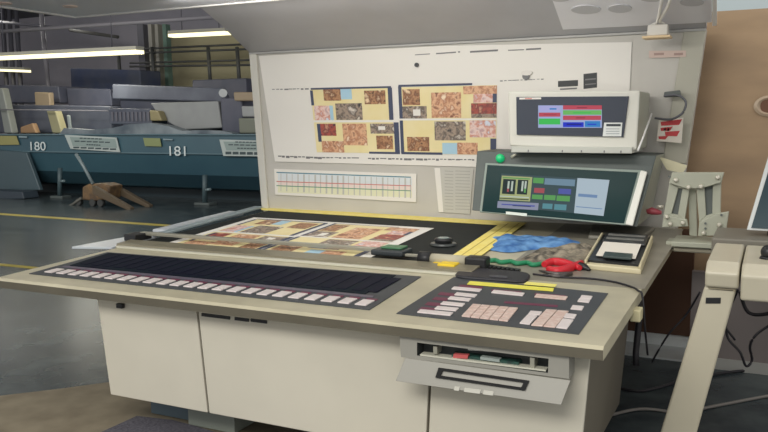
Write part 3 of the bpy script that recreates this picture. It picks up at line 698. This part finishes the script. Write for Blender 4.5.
cloth('cleaning_cloth', [(489, 250), (493, 241), (491, 238), (515, 236.5), (545, 237), (572, 240), (579, 244), (560, 248), (530, 250), (508, 252.5)], .03, blue_cloth, 'crumpled blue cleaning cloth beside the wide yellow tape', 'cloth', 3)
cloth('cleaning_rag', [(520, 259), (535, 252), (560, 248), (585, 244), (597, 250), (592, 258), (570, 263), (540, 264)], .034, rag_m, 'crumpled grey brown rag between the blue cloth and the red pliers', 'rag', 8)
# pliers
t = thing('pliers', D(565, 268, 0), 'pliers with bright red handles beside the grey rag', 'pliers')
for pp in ([(544, 264.5), (553, 262), (566, 263.5), (580, 268)], [(548, 269), (558, 271), (570, 268), (582, 262.5)]):
    obj('handle', B1(tube, spline([D(x, y, .018) for x, y in pp], 5), [.012+.012*math.sin(math.pi*min(1, .12+k/18)) for k in range(16)], 10), red, t)
obj('jaw', B1(tube, [D(579, 266.5, .016), D(585, 267.5, .014), D(590, 270, .01)], [.026, .02, .006], 8), black, t)
t = thing('scissors', D(556, 275, 0), 'dark steel tool blades pointing left below the red pliers', 'scissors')
for pp in ([(539, 270.5), (556, 274), (572, 273)], [(543, 274.5), (558, 276.5), (572, 274)]):
    obj('blade', B1(tube, [D(x, y, .010) for x, y in pp], [.004, .012, .008], 6), mat('blade_steel', (96, 92, 90), .35, metal=.6), t)
# thin cable over the desk edge
pts = [D(533, 274, .008), D(560, 277, .008), D(590, 278.5, .008), D(615, 282, .008), D(632, 287, .008), D(638, 290.5, .008), Vector((-.515, 3.75, .79)), Vector((-.50, 3.74, .66)), Vector((-.49, 3.8, .5))]
obj('thin_cable', B1(tube, spline(pts, 6), .005), cable_m, label='thin black cable crossing the desktop and dropping over its right edge', cat='cable')
# printer tray
pa, pb, pc, pd = D(584, 269.5, .0), D(641, 275, .0), D(653, 244, .0), D(601, 240.5, .0)
t = thing('receipt_printer', (pa+pc)/2, 'beige and black desktop label printer with white paper at the desk right edge', 'printer')
bm = BM(); prism(bm, [pa, pb, pc, pd], (0, 0, .03))
base = obj('tray', bm, mat('printer_beige', (212, 202, 168), .45), t, .008)
P = lambda u, v, h: (pa*(1-u)+pb*u)*(1-v)+(pd*(1-u)+pc*u)*v+Vector((0, 0, h))
obj('side_wall', B1(prism, [P(0, 0, .03), P(.045, 0, .03), P(.045, 1, .03), P(0, 1, .03)], (0, 0, .022)), MC['printer_beige'], t, .006)
obj('side_wall', B1(prism, [P(.955, 0, .03), P(1, 0, .03), P(1, 1, .03), P(.955, 1, .03)], (0, 0, .022)), MC['printer_beige'], t, .006)
bm = BM(); prism(bm, [P(.05, .06, .03), P(.95, .06, .03), P(.95, .98, .03), P(.05, .98, .03)], (0, 0, .012))
inn = obj('inner_bed', bm, black, t)
bm = BM(); prism(bm, [P(.12, .62, .042), P(.93, .62, .042), P(.93, .70, .075), P(.93, .98, .085), P(.12, .98, .085), P(.12, .70, .075)][:1]+[P(.93, .62, .042), P(.93, .97, .042), P(.12, .97, .042)], (0, 0, .018))
cv = obj('cover', bm, mat('printer_dark', (48, 50, 52), .35), t, .012)
for v in (.70, .84): obj('rib', B1(prism, [P(.18, v, .061), P(.88, v, .061), P(.88, v+.05, .061), P(.18, v+.05, .061)], (0, 0, .004)), mat('rib_grey', (120, 120, 116), .4), cv)
obj('paper', B1(prism, [P(.16, .16, .050), P(.86, .16, .050), P(.86, .60, .056), P(.16, .60, .056)], (0, 0, .003)), mat('printer_paper', (236, 230, 218), .6), t)
obj('tear_bar', B1(prism, [P(.30, .10, .052), P(.80, .10, .052), P(.80, .22, .056), P(.30, .22, .056)], (0, 0, .012)), mat('tear_dark', (60, 74, 72), .4), t, .003)
# low plinth behind printer
obj('desk_riser', B1(prism, [D(588, 240, 0), D(640, 243, 0), D(655, 231, 0), D(592, 228, 0)], (0, 0, .03)), mat('riser_grey', (120, 118, 108), .4, var=.08), con, .012)

# ------------------------------------------------------------------ cream cart on the right
t = thing('equipment_cart', (-.1, 4.0, 0), 'cream metal equipment cart with slanting leg at the right edge', 'cart')
YC = 3.8
def cpt(x, y, v=YC): return Y(x, y, v)
l0, l1, l2, l3_ = cpt(704.6, 286), cpt(737, 288), cpt(697, 432), cpt(660.5, 432)
ext = 1.26
f2 = l1+(l2-l1)*((l1.z)/(l1.z-l2.z)); f3 = l0+(l3_-l0)*((l0.z)/(l0.z-l3_.z))
leg = obj('leg', B1(prism, [l0, l1, f2, f3], (0, .07, 0)), cart_m, t, .012)
leg2 = obj('leg', B1(prism, [p+Vector((0, .9, 0)) for p in (l0, l1, f2, f3)], (0, .07, 0)), cart_m, t, .012) if False else None
p = cpt(713.5, 300.5)
bm = BM(); prism(bm, [cpt(706, 297.5), cpt(721, 297.5), cpt(720.5, 303.5), cpt(705.5, 303.5)], (0, -.004, 0))
obj('slot_hole', bm, black, leg, .006)
zt = Z(706, 264, .0) ; zc = cpt(706, 264).z
# main block
a = cpt(706, 262); b = cpt(742, 263); zt = a.z
bm = BM(); prof = [(YC-.02, l0.z+.0), (YC-.035, l0.z+.07), (YC, zt-.02), (YC+.05, zt), (4.42, zt+.0), (4.42, l0.z)]
prism(bm, [(a.x, y, z) for y, z in prof], (b.x-a.x-.008, 0, 0)); obj('top_block', bm, cart_m, t, .012)
bm = BM(); prof2 = [(y-.02, z-.045 if z < l0.z+.01 else z) for y, z in prof]
prism(bm, [(b.x, y, z) for y, z in prof2], (.30, 0, 0)); obj('top_block', bm, cart_m, t, .012)
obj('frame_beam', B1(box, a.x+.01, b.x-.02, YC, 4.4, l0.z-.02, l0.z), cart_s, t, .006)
obj('rear_tray', B1(box, a.x-.02, .35, 4.44, 4.9, l0.z, zt+.02), mat('tray_grey', (118, 114, 104), .5), t, .008)
obj('rear_leg', B1(box, .28, .36, 4.3, 4.4, 0, l0.z), cart_m, t, .008)
obj('front_leg', B1(box, .16, .24, 3.8, 3.87, 0, l0.z), cart_m, t, .008)
obj('foot_bar', B1(box, f3.x-.0, .36, 3.78, 3.9, 0, .05), cart_m, t, .008)
# monitor at the frame's edge
s0, s1 = Y(746.5, 230, 4.6), Y(769.5, 152, 4.75)
t = thing('cart_monitor', (s0.x+.25, 4.7, s0.z), 'dark glossy screen with a pale frame at the right edge above the cart', 'monitor')
W = .5
q = [s0, s0+Vector((W, -.05, 0)), s1+Vector((W, -.05, 0)), s1]
obj('frame', B1(prism, q, (0, .05, 0)), mat('frame_pale', (196, 200, 200), .4), t, .005)
q2 = [s0+Vector((.022, -.006, .014)), s0+Vector((W, -.056, .014)), s1+Vector((W, -.056, 0)), s1+Vector((.022, -.006, 0))]
obj('screen', B1(prism, q2, (0, .005, 0)), mat('cart_screen', (44, 62, 70), .3, spec=.2), t)
obj('stand', B1(box, s0.x+.1, s0.x+.35, 4.62, 4.75, zt+.02, s0.z+.01), black, t, .01)
p = Y(768, 246, 4.0); bm = BM(); bmesh.ops.create_uvsphere(bm, u_segments=16, v_segments=10, radius=.035, matrix=Matrix.Translation((p.x+.005, 4.0, zt+.03)))
for f in bm.faces: f.smooth = True
t2 = thing('trackball', (p.x+.005, 4.0, zt), 'black ball knob on top of the cream cart', 'trackball'); obj('ball', bm, black, t2)
obj('ring', B1(tube, [(p.x+.005, 4.0, zt), (p.x+.005, 4.0, zt+.012)], [.04, .034], 16), black, t2)
# low grey partition behind the cart
t = thing('low_partition', (.5, 5.4, 0), 'low mauve grey partition behind the cart leg', 'partition')
obj('board', B1(box, -.44, 1.5, 5.40, 5.46, .07, .62), mat('mauve_board', (128, 120, 118), .6, var=.08, scale=2), t)
obj('bottom_rail', B1(box, -.44, 1.5, 5.385, 5.46, 0, .07), mat('rail_pale', (164, 164, 160), .45), t)
# cables under the cart
cgrp = 'cables hanging under the cart'
cl = [([(740, 292), (748, 312), (766, 314), (790, 305)], 4.3, .009, cable_m, 'thick black cable sagging under the cream cart'),
      ([(725, 318), (728, 338), (740, 352), (746, 366), (752, 360), (750, 346), (757, 334), (775, 322)], 4.6, .007, cable_m, 'black cable looping low behind the cart leg'),
      ([(738, 290), (731, 305), (722, 320), (735, 340)], 4.4, .006, cable_m, 'short black cable hanging close beside the cart leg'),
      ([(700, 292), (686, 315), (668, 335), (652, 362)], 5.0, .006, cable_m, 'dark cable running down to the floor behind the console')]
for pp, v, r, M, lb in cl: obj('cable', B1(tube, spline([Y(x, y, v+.02*math.sin(k*2)) for k, (x, y) in enumerate(pp)], 6), r), M, label=lb, cat='cable')
for pp, lb, M in (([(600, 418), (640, 409), (680, 412), (720, 405), (768, 396), (800, 392)], 'grey cable snaking over the floor in the lower right', cable_g),
               ([(618, 388), (640, 391), (664, 386), (690, 378), (740, 371), (800, 366)], 'black cable lying on the floor behind the cart leg', cable_m)):
    obj('floor_cable', B1(tube, spline([Z(x, y, .01) for x, y in pp], 6), .009), M, label=lb, cat='cable')
bm = BM(); q = X(632, 312, -.575)
obj('power_cord', B1(tube, [(-.575, 4.05, .74), (-.57, 4.06, .6), (-.575, 4.02, .44), (-.57, 4.0, .38)], .016), cable_m, label='thick black cord down the rear right corner of the console cabinet', cat='cable')
p = D(636, 305, 0)
obj('corner_clip', B1(box, -.545, -.50, 3.6, 3.68, .70, .755), mat('clip_cream', (206, 198, 160), .5), con, .006)

# ------------------------------------------------------------------ printing press in the hall
PY = 12.5
t = thing('printing_press', (-12.5, 13, 0), 'long blue printing press running along the far aisle', 'printing press')
ztop = 1.33; x0, x1 = -17.5, -7.6
prof = [(PY, ztop), (PY-.02, .98), (PY+.0, .96), (PY+.12, .55), (PY+.45, .26), (PY+.7, .2), (PY+3, .2), (PY+3, ztop)]
bm = BM(); prism(bm, [(x0, y, z) for y, z in prof], (x1-x0, 0, 0)); body = obj('body', bm, press_m, t)
obj('top_rail', B1(box, x0, x1, PY-.04, PY+.2, ztop, ztop+.03), press_l, t, .01)
obj('crease_strip', B1(box, x0, x1, PY-.035, PY-.015, .965, .99), press_l, t)
pL = lambda x, y, d=0: Y(x, y, PY-.03-d)
obj('end_cover', B1(prism, [pL(-10, 149), pL(30, 152), pL(44, 190), pL(-10, 190)], (0, -.1, 0)), mat('press_cover', (72, 90, 98), .4, var=.1, scale=1), t, .02)
obj('base_frame', B1(box, x0+.5, x1, PY+.8, PY+2.8, 0, .2), press_d, t)
c4a = lambda x, y, d=0: Y(x/5.9, 125+y/5.9, PY-.04-d)
c5a = lambda x, y, d=0: Y(120+x/5.12, 125+y/5.12, PY-.04-d)
def sign(f, o, i, lines):
    bm = BM(); prism(bm, [f(*p) for p in o], (0, -.02, 0), 0)
    prism(bm, [f(*p, .02) for p in i], (0, -.004, 0), 1)
    for (xa, xb, ya, yb, w) in lines:
        n = 6
        for k in range(n):
            a = xa+(xb-xa)*k/n; b = xa+(xb-xa)*(k+.82)/n; y0 = ya+(yb-ya)*k/n
            poly(bm, [f(a, y0, .025), f(b, y0, .025), f(b, y0+w, .025), f(a, y0+w, .025)], 2)
    return obj('notice_sign', bm, [mat('sign_frame', (176, 186, 184), .5), mat('sign_face', (140, 156, 154), .5), mat('sign_ink', (60, 74, 78), .5)], t)
sign(c4a, [(385, 58), (690, 74), (712, 160), (420, 140)], [(412, 70), (680, 82), (692, 136), (430, 124)],
     [(470, 605, 74, 80, 7), (440, 655, 92, 100, 7), (510, 595, 112, 116, 7), (432, 692, 128, 140, 9)])
sign(c5a, [(512, 74), (800, 82), (830, 162), (532, 158)], [(530, 84), (790, 90), (810, 132), (545, 130)],
     [(590, 700, 84, 86, 6), (555, 730, 98, 102, 6), (600, 700, 116, 118, 6), (540, 760, 136, 140, 14)])
for f, o, c in ((c4a, [(-20, 64), (98, 64), (116, 116), (-20, 118)], (150, 146, 96)), (c5a, [(120, 66), (206, 68), (214, 110), (130, 108)], (130, 140, 96))):
    obj('yellow_plate', B1(prism, [f(*p) for p in o], (0, -.012, 0)), mat('plate_%d' % c[0], c, .5), t)
for f, o in ((c4a, [(112, 64), (160, 66), (162, 76), (114, 74)]), (c5a, [(222, 70), (270, 72), (271, 78), (223, 77)])):
    obj('maker_plate', B1(prism, [f(*p) for p in o], (0, -.01, 0)), mat('mk', (130, 150, 158), .5), t)
def text(s, loc, size, M, parent, name='unit_number'):
    cu = bpy.data.curves.new(name, 'FONT'); cu.body = s; cu.size = size; cu.extrude = .004; cu.offset = 0.0
    o = bpy.data.objects.new(name, cu); bpy.context.scene.collection.objects.link(o)
    dg = bpy.context.evaluated_depsgraph_get(); me = bpy.data.meshes.new_from_object(o.evaluated_get(dg)); bpy.data.objects.remove(o)
    o = bpy.data.objects.new(name, me); C.objects.link(o); me.materials.append(M)
    o.parent = parent; o.location = loc-wloc(parent); o.rotation_euler = (math.pi/2, 0, 0); o.scale = (1.35, 1, 1); return o
white_ink = mat('white_ink', (208, 218, 220), .5)
text('180', c4a(168, 149), .27, white_ink, t); text('181', c5a(240, 156), .27, white_ink, t)
# uneven machinery above
def hall(name, pts, y, dep, M, label, cat, bev=.03, group=None, rest=False):
    P_ = [Y(a, b, y) for a, b in pts]; lo = min(p.z for p in P_); hi = max(p.z for p in P_)
    base = 1.362 if y < 15.4 else 0
    if rest or y >= 15.4:
        for p in P_:
            if p.z < lo+(hi-lo)*.35: p.z = base
    for p in P_: p.z = max(p.z, base)
    return obj(name, B1(prism, P_, (0, dep, 0)), M, label=label, cat=cat, bevel=bev, group=group)
hall('beam_shadow_block', [(120, 98), (224, 100), (224, 134), (120, 134)], 14.36, .8, halldark, 'added dark block that stands for the shadow under the slate guard beam', 'machine')  # dark block added to fill the shadowed gap below the beam
hall('machine_beam', [(112, 84), (222, 88), (228, 102), (112, 99)], 14.2, .15, hallgrey, 'long slate guard beam above the blue press', 'beam')
obj('beam_lamp', B1(tube, [Y(223, 93, 14.1), Y(223, 93, 14.0)], .09, 14), mat('lampw', (190, 194, 196), .4), label='small pale lamp at the right end of the slate guard beam', cat='lamp')
hall('delivery_unit', [(192, 80), (246, 78), (248, 92), (192, 88)], 15.7, .9, halldark, 'dark delivery unit cover behind the slate guard beam', 'machine')
hall('feeder_hood', [(150, 103), (218, 101), (222, 128), (182, 130), (160, 118)], 13.4, .9, hallpale, 'pale grey sloping hood on top of the blue press', 'machine hood')
hall('control_cabinet', [(220, 98), (242, 98), (243, 130), (222, 130)], 13.3, .7, halldark, 'dark cabinet standing right of the pale hood', 'cabinet', rest=True)
hall('tan_cover', [(233, 92), (254, 92), (255, 101), (234, 101)], 13.1, .4, tan, 'tan cover plate at the right above the dark cabinet', 'cover')
hall('small_crate', [(241, 106), (256, 106), (257, 117), (242, 117)], 13.0, .4, hallpale, 'small pale crate beside the console edge', 'crate')
hall('tool_box', [(238, 118), (257, 118), (258, 130), (239, 130)], 12.9, .4, mat('khaki', (112, 116, 104), .5), 'small khaki box under the pale crate', 'box', rest=True)
t = thing('roller_guard', Y(132, 122, 13.3), 'slatted guard between the white plate and the pale hood', 'guard')
obj('frame', B1(prism, [Y(a, b, 13.3) for a, b in ((108, 108), (150, 109), (152, 124), (110, 124))], (0, .5, 0)), hallgrey, t, .02)
bm = BM()
for k in range(10): prism(bm, [Y(111+k*4, 112, 13.28), Y(113+k*4, 112, 13.28), Y(113.6+k*4, 121, 13.28), Y(111.6+k*4, 121, 13.28)], (0, .02, 0))
obj('grille', bm, pipe_d, t)
hall('yellow_bracket', [(149, 110), (158, 111), (162, 121), (150, 121)], 13.2, .2, mat('ybr', (150, 140, 104), .5), 'dull yellow bracket between the slatted guard and the pale hood', 'bracket')
pts = [(60, 133), (64, 128), (90, 130), (112, 128), (130, 124), (150, 123), (168, 126), (182, 131), (200, 130), (222, 131), (232, 133), (232, 137), (60, 137)]
hall('cover_sheet', pts, 12.52, .25, mat('pale_sheet', (132, 142, 148), .5, c2=(70, 82, 94), scale=1.5), 'pale crumpled sheet spread along the top of the blue press', 'sheet', 0)
hall('ink_unit', [(-30, 84), (58, 86), (60, 103), (-30, 103)], 14.6, 1, halldark, 'dark ink unit above the left end of the press', 'machine')
hall('ink_unit', [(66, 88), (110, 89), (112, 106), (68, 106)], 14.8, 1, halldark, 'dark ink unit left of the slate guard beam', 'machine')
hall('rear_block', [(70, 68), (140, 70), (141, 84), (70, 83)], 16.5, .8, mat('navyblock', (66, 76, 106), .6, c2=(84, 90, 108), scale=2), 'blue grey block of machinery behind the beam', 'machine')
hall('press_unit', [(-30, 104), (110, 106), (112, 134), (-30, 134)], 14.0, 1, mat('unit_mid', (88, 92, 104), .5, c2=(72, 76, 90), scale=2), 'grey press unit housing behind the blue front guard', 'machine')
hall('tan_box', [(34, 92), (49, 92.5), (50, 107), (35, 107)], 14.02, .15, tan, 'small tan box on the dark ink unit', 'box')
hall('cream_post', [(46, 110), (55, 110), (62, 131), (52, 131)], 13.6, .2, mat('cream_d', (164, 158, 124), .5), 'short cream post leaning above the blue press', 'post', rest=True)
hall('pale_post', [(-4, 88), (2, 88), (12, 131), (4, 131)], 13.5, .2, mat('post_pale', (140, 144, 140), .5), 'tall pale post at the left edge of the picture', 'post', rest=True)
hall('orange_part', [(20, 127), (32, 123), (36, 130), (20, 131)], 13.5, .15, mat('orange_d', (160, 128, 96), .6), 'small orange brown part lying above the blue press', 'part', rest=True)
hall('white_handle', [(66, 115), (69, 115), (71, 127), (68, 127)], 13.4, .06, mat('hand_w', (156, 164, 162), .5), 'thin pale upright handle on the press top', 'handle', rest=True)
obj('guard_wire', B1(tube, [Y(-10, 109.5, 13.35), Y(108, 111, 13.35)], .015), pipe_m, label='thin pale rail across the grey press unit', cat='rail')
# jack
t = thing('pallet_jack', Z(100, 211, 0), 'rusty brown pallet truck with grey handle parked before the blue press', 'pallet jack')
JY = 11.3
jp = lambda x, y, v=JY: Y(x, y, v)
obj('pump_unit', B1(prism, [jp(82, 187), jp(88, 184), jp(102, 183.5), jp(110, 186), jp(108, 199), jp(96, 201), jp(82, 200)], (0, .35, 0)), cardb, t, .03)
obj('handle', B1(tube, [jp(93, 184), jp(84, 167), jp(76, 154)], .032), mat('handle_steel', (120, 134, 138), .4), t)
for dy in (-.2, .3):
    a, b = jp(100, 188), jp(138, 209)
    obj('fork', B1(prism, [a+Vector((0, dy, .06)), b+Vector((0, dy, .04)), b+Vector((0, dy, -.03)), a+Vector((0, dy, -.10))], (0, .11, 0)), mat('fork_brown', (88, 76, 60), .6), t, .01)
obj('outrigger', B1(tube, [jp(82, 198), jp(72, 205), jp(64, 209)], .03), mat('rig_grey', (84, 84, 78), .5), t)
for x, y in ((78, 208), (92, 207), (100, 207)):
    p = jp(x, y); obj('wheel', B1(tube, [Vector((p.x, JY+.0, .07)), Vector((p.x, JY+.08, .07))], .07, 16), mat('wheel_dark', (60, 62, 62), .5), t)
# two grey posts under press with fittings
for (x, y0, y1, lb) in ((60, 168, 201, 'pale support foot with bolt left of the pallet truck'), (205, 175, 211, 'dark support foot near the console under the blue press')):
    t = thing('support_foot', Vector((Y(x, y1, 12.3).x, 12.3, 0)), lb, 'support foot')
    a, b = Y(x, y0, 12.3), Y(x, y1, 12.3)
    obj('column', B1(tube, [a, Vector((b.x, 12.3, .03))], .05), mat('foot_steel', (70, 88, 94), .5), t)
    obj('shoe', B1(box, b.x-.18, b.x+.18, 12.2, 12.45, 0, .05), mat('shoe_grey', (84, 92, 92), .5), t, .01)
    p = Y(x+1, (y0+y1)/2-3, 12.24); obj('bolt', B1(tube, [p, p+Vector((.12, -.02, .02))], .025), mat('boltp', (120, 138, 142), .5), t)
# dark skid at the left
obj('skid', B1(prism, [jp(-20, 190, 11.8), jp(22, 192, 11.8), jp(24, 199, 11.8), jp(-20, 200, 11.8)], (0, .4, 0)), mat('skid_slate', (56, 66, 76), .5), label='low dark skid under the left end of the press', cat='skid', bevel=.02)
# pipes, posts and railings
def pipe(name, a, b, y, r, M, lb, cat, group=None): obj(name, B1(tube, [Y(*a, y), Y(*b, y)], r, 10), M, label=lb, cat=cat, group=group)
pipe('air_duct', (-20, 33), (214, 17), 14.5, .05, pipe_m, 'long pale grey pipe crossing high over the press', 'pipe')
pipe('roof_strut', (-20, 20), (60, 28), 16.0, .04, pipe_d, 'thin strut rising to the upper left corner', 'strut')
pipe('roof_strut', (70, 30), (118, 37), 17.5, .05, mat('strut_olive', (88, 88, 86), .9), 'faint strut sloping under the long pipe', 'strut')
pipe('vertical_pipe', (41, 10), (58, 185), 15.9, .06, pipe_m, 'bright vertical pipe in front of the long lamp', 'pipe')
for x, l in ((8, 'leftmost'), (15, 'second from left'), (22, 'third from left')):
    pipe('vertical_pipe', (x-6, 8), (x+4, 176), 18.0, .07, pipe_d, 'slate vertical pipe, %s of three in the upper left corner' % l, 'pipe')
for (x, w, M, lb) in ((141, 4.5, pipe_d, 'wide grey pillar left of the white pipes'), (150, 2.4, mat('pp', (170, 168, 160), .5), 'pale pipe between the grey pillar and green post'), (156.5, 2.2, MC['pp'], 'pale pipe next to the green post'), (164.5, 2.6, greenp, 'green post against the cream wall')):
    hall('pillar', [(x-w, 24), (x+w*.4, 24), (x+w+3, 92), (x+3-w*.4, 92)], 18.2, .2, M, lb, 'pillar', .01)
t = thing('platform_railing', Y(200, 90, 17.5), 'dark double railing of a platform in front of the cream wall', 'railing')
for a, b in (((116, 50), (252, 44)), ((116, 54), (252, 49)), ((130, 63), (252, 60)), ((130, 66.5), (252, 65))):
    obj('rail', B1(tube, [Y(*a, 17.5), Y(*b, 17.5)], .028), rail_m, t)
for x in (118, 152, 208, 237):
    obj('post', B1(tube, [Y(x, 47, 17.5), Y(x+3, 92, 17.5)], .05), rail_m, t)
# lamps
def lamp(a, b, y, w, lb):
    p, q = Y(*a, y), Y(*b, y)
    t = thing('strip_light', (p+q)/2, lb, 'strip light')
    obj('fixture', B1(prism, [p+Vector((0, 0, w*.5)), q+Vector((0, 0, w*.5)), q+Vector((0, 0, w*1.6)), p+Vector((0, 0, w*1.6))], (0, .25, 0)), fix_m, t)
    obj('diffuser', B1(prism, [p+Vector((0, 0, -w*.5)), q+Vector((0, 0, -w*.5)), q+Vector((0, 0, w*.5)), p+Vector((0, 0, w*.5))], (0, .25, 0)), tube_on, t)
    for u in (.2, .85):
        v = p.lerp(q, u); obj('hanger', B1(tube, [v+Vector((0, .12, w*1.6)), Vector((v.x, v.y+.12, 5.2))], .012, 6), pipe_d, t)
lamp((-30, 59), (136, 51.5), 13.6, .075, 'long lit strip light over the press, longest of the three')
lamp((168, 35.5), (225, 32.6), 16.5, .075, 'lit strip light in front of the cream wall beside the hood')
lamp((-30, 69), (24, 71), 17.0, .065, 'small lit strip light below the long one at the left edge')

# ------------------------------------------------------------------ light
w = bpy.data.worlds.new('world'); bpy.context.scene.world = w; w.use_nodes = True
w.node_tree.nodes['Background'].inputs[0].default_value = (1, .985, .955, 1); w.node_tree.nodes['Background'].inputs[1].default_value = .72
def area(name, loc, tgt, sx_, sy_, power, col=(1, .97, .9)):
    l = bpy.data.lights.new(name, 'AREA'); l.shape = 'RECTANGLE'; l.size = sx_; l.size_y = sy_; l.energy = power; l.color = col
    o = bpy.data.objects.new(name, l); C.objects.link(o); o.location = loc
    o.rotation_euler = (Vector(tgt)-Vector(loc)).to_track_quat('-Z', 'Y').to_euler(); return o
area('hall_lamp_front', (-1.5, -1.5, 4.2), (-2, 4, .8), 4, 1.5, 190)
area('hood_lamp', (-2.2, 4.1, 2.36), (-2.1, 5.5, 1.5), 2.8, .3, 27)
area('hall_fill_press', (-12, 5.5, 4.6), (-14, 20, 2.6), 6, 1, 300)  # unseen fill light, added to brighten the press and far wall
area('strip_lamp', (-13.8, 13.7, 3.1), (-13.8, 13.7, 0), 2.6, .16, 60, (1, .96, .82))
area('hall_lamp_rear', (-19.5, 16.5, 4.6), (-6, 5, 0), 3, .4, 24)
GR = {'strip_light': 'strip lights over the press hall', 'vertical_pipe': 'vertical pipes in the hall', 'pillar': 'pillars and pipes beside the cream wall', 'support_foot': 'support feet of the blue press',
      'roof_strut': 'struts under the hall roof', 'ink_unit': 'ink units on the press', 'cable': 'loose cables on the right', 'floor_cable': 'cables on the floor', 'proof_sheet': 'printed proof sheets',
      'paper_strip': 'yellow strips above the keypad', 'yellow_tape': 'yellow tapes framing the black table', 'magnet': 'magnets on the hanging proof'}
for o in list(bpy.data.objects):
    k = o.name.split('.')[0]
    if not o.parent and k in GR and 'label' in o: o['group'] = GR[k]
sc = bpy.context.scene
sc.view_settings.view_transform = 'Standard'; sc.view_settings.look = 'None'; sc.view_settings.gamma = 1; sc.view_settings.exposure = .14
sc.view_settings.use_curve_mapping = False
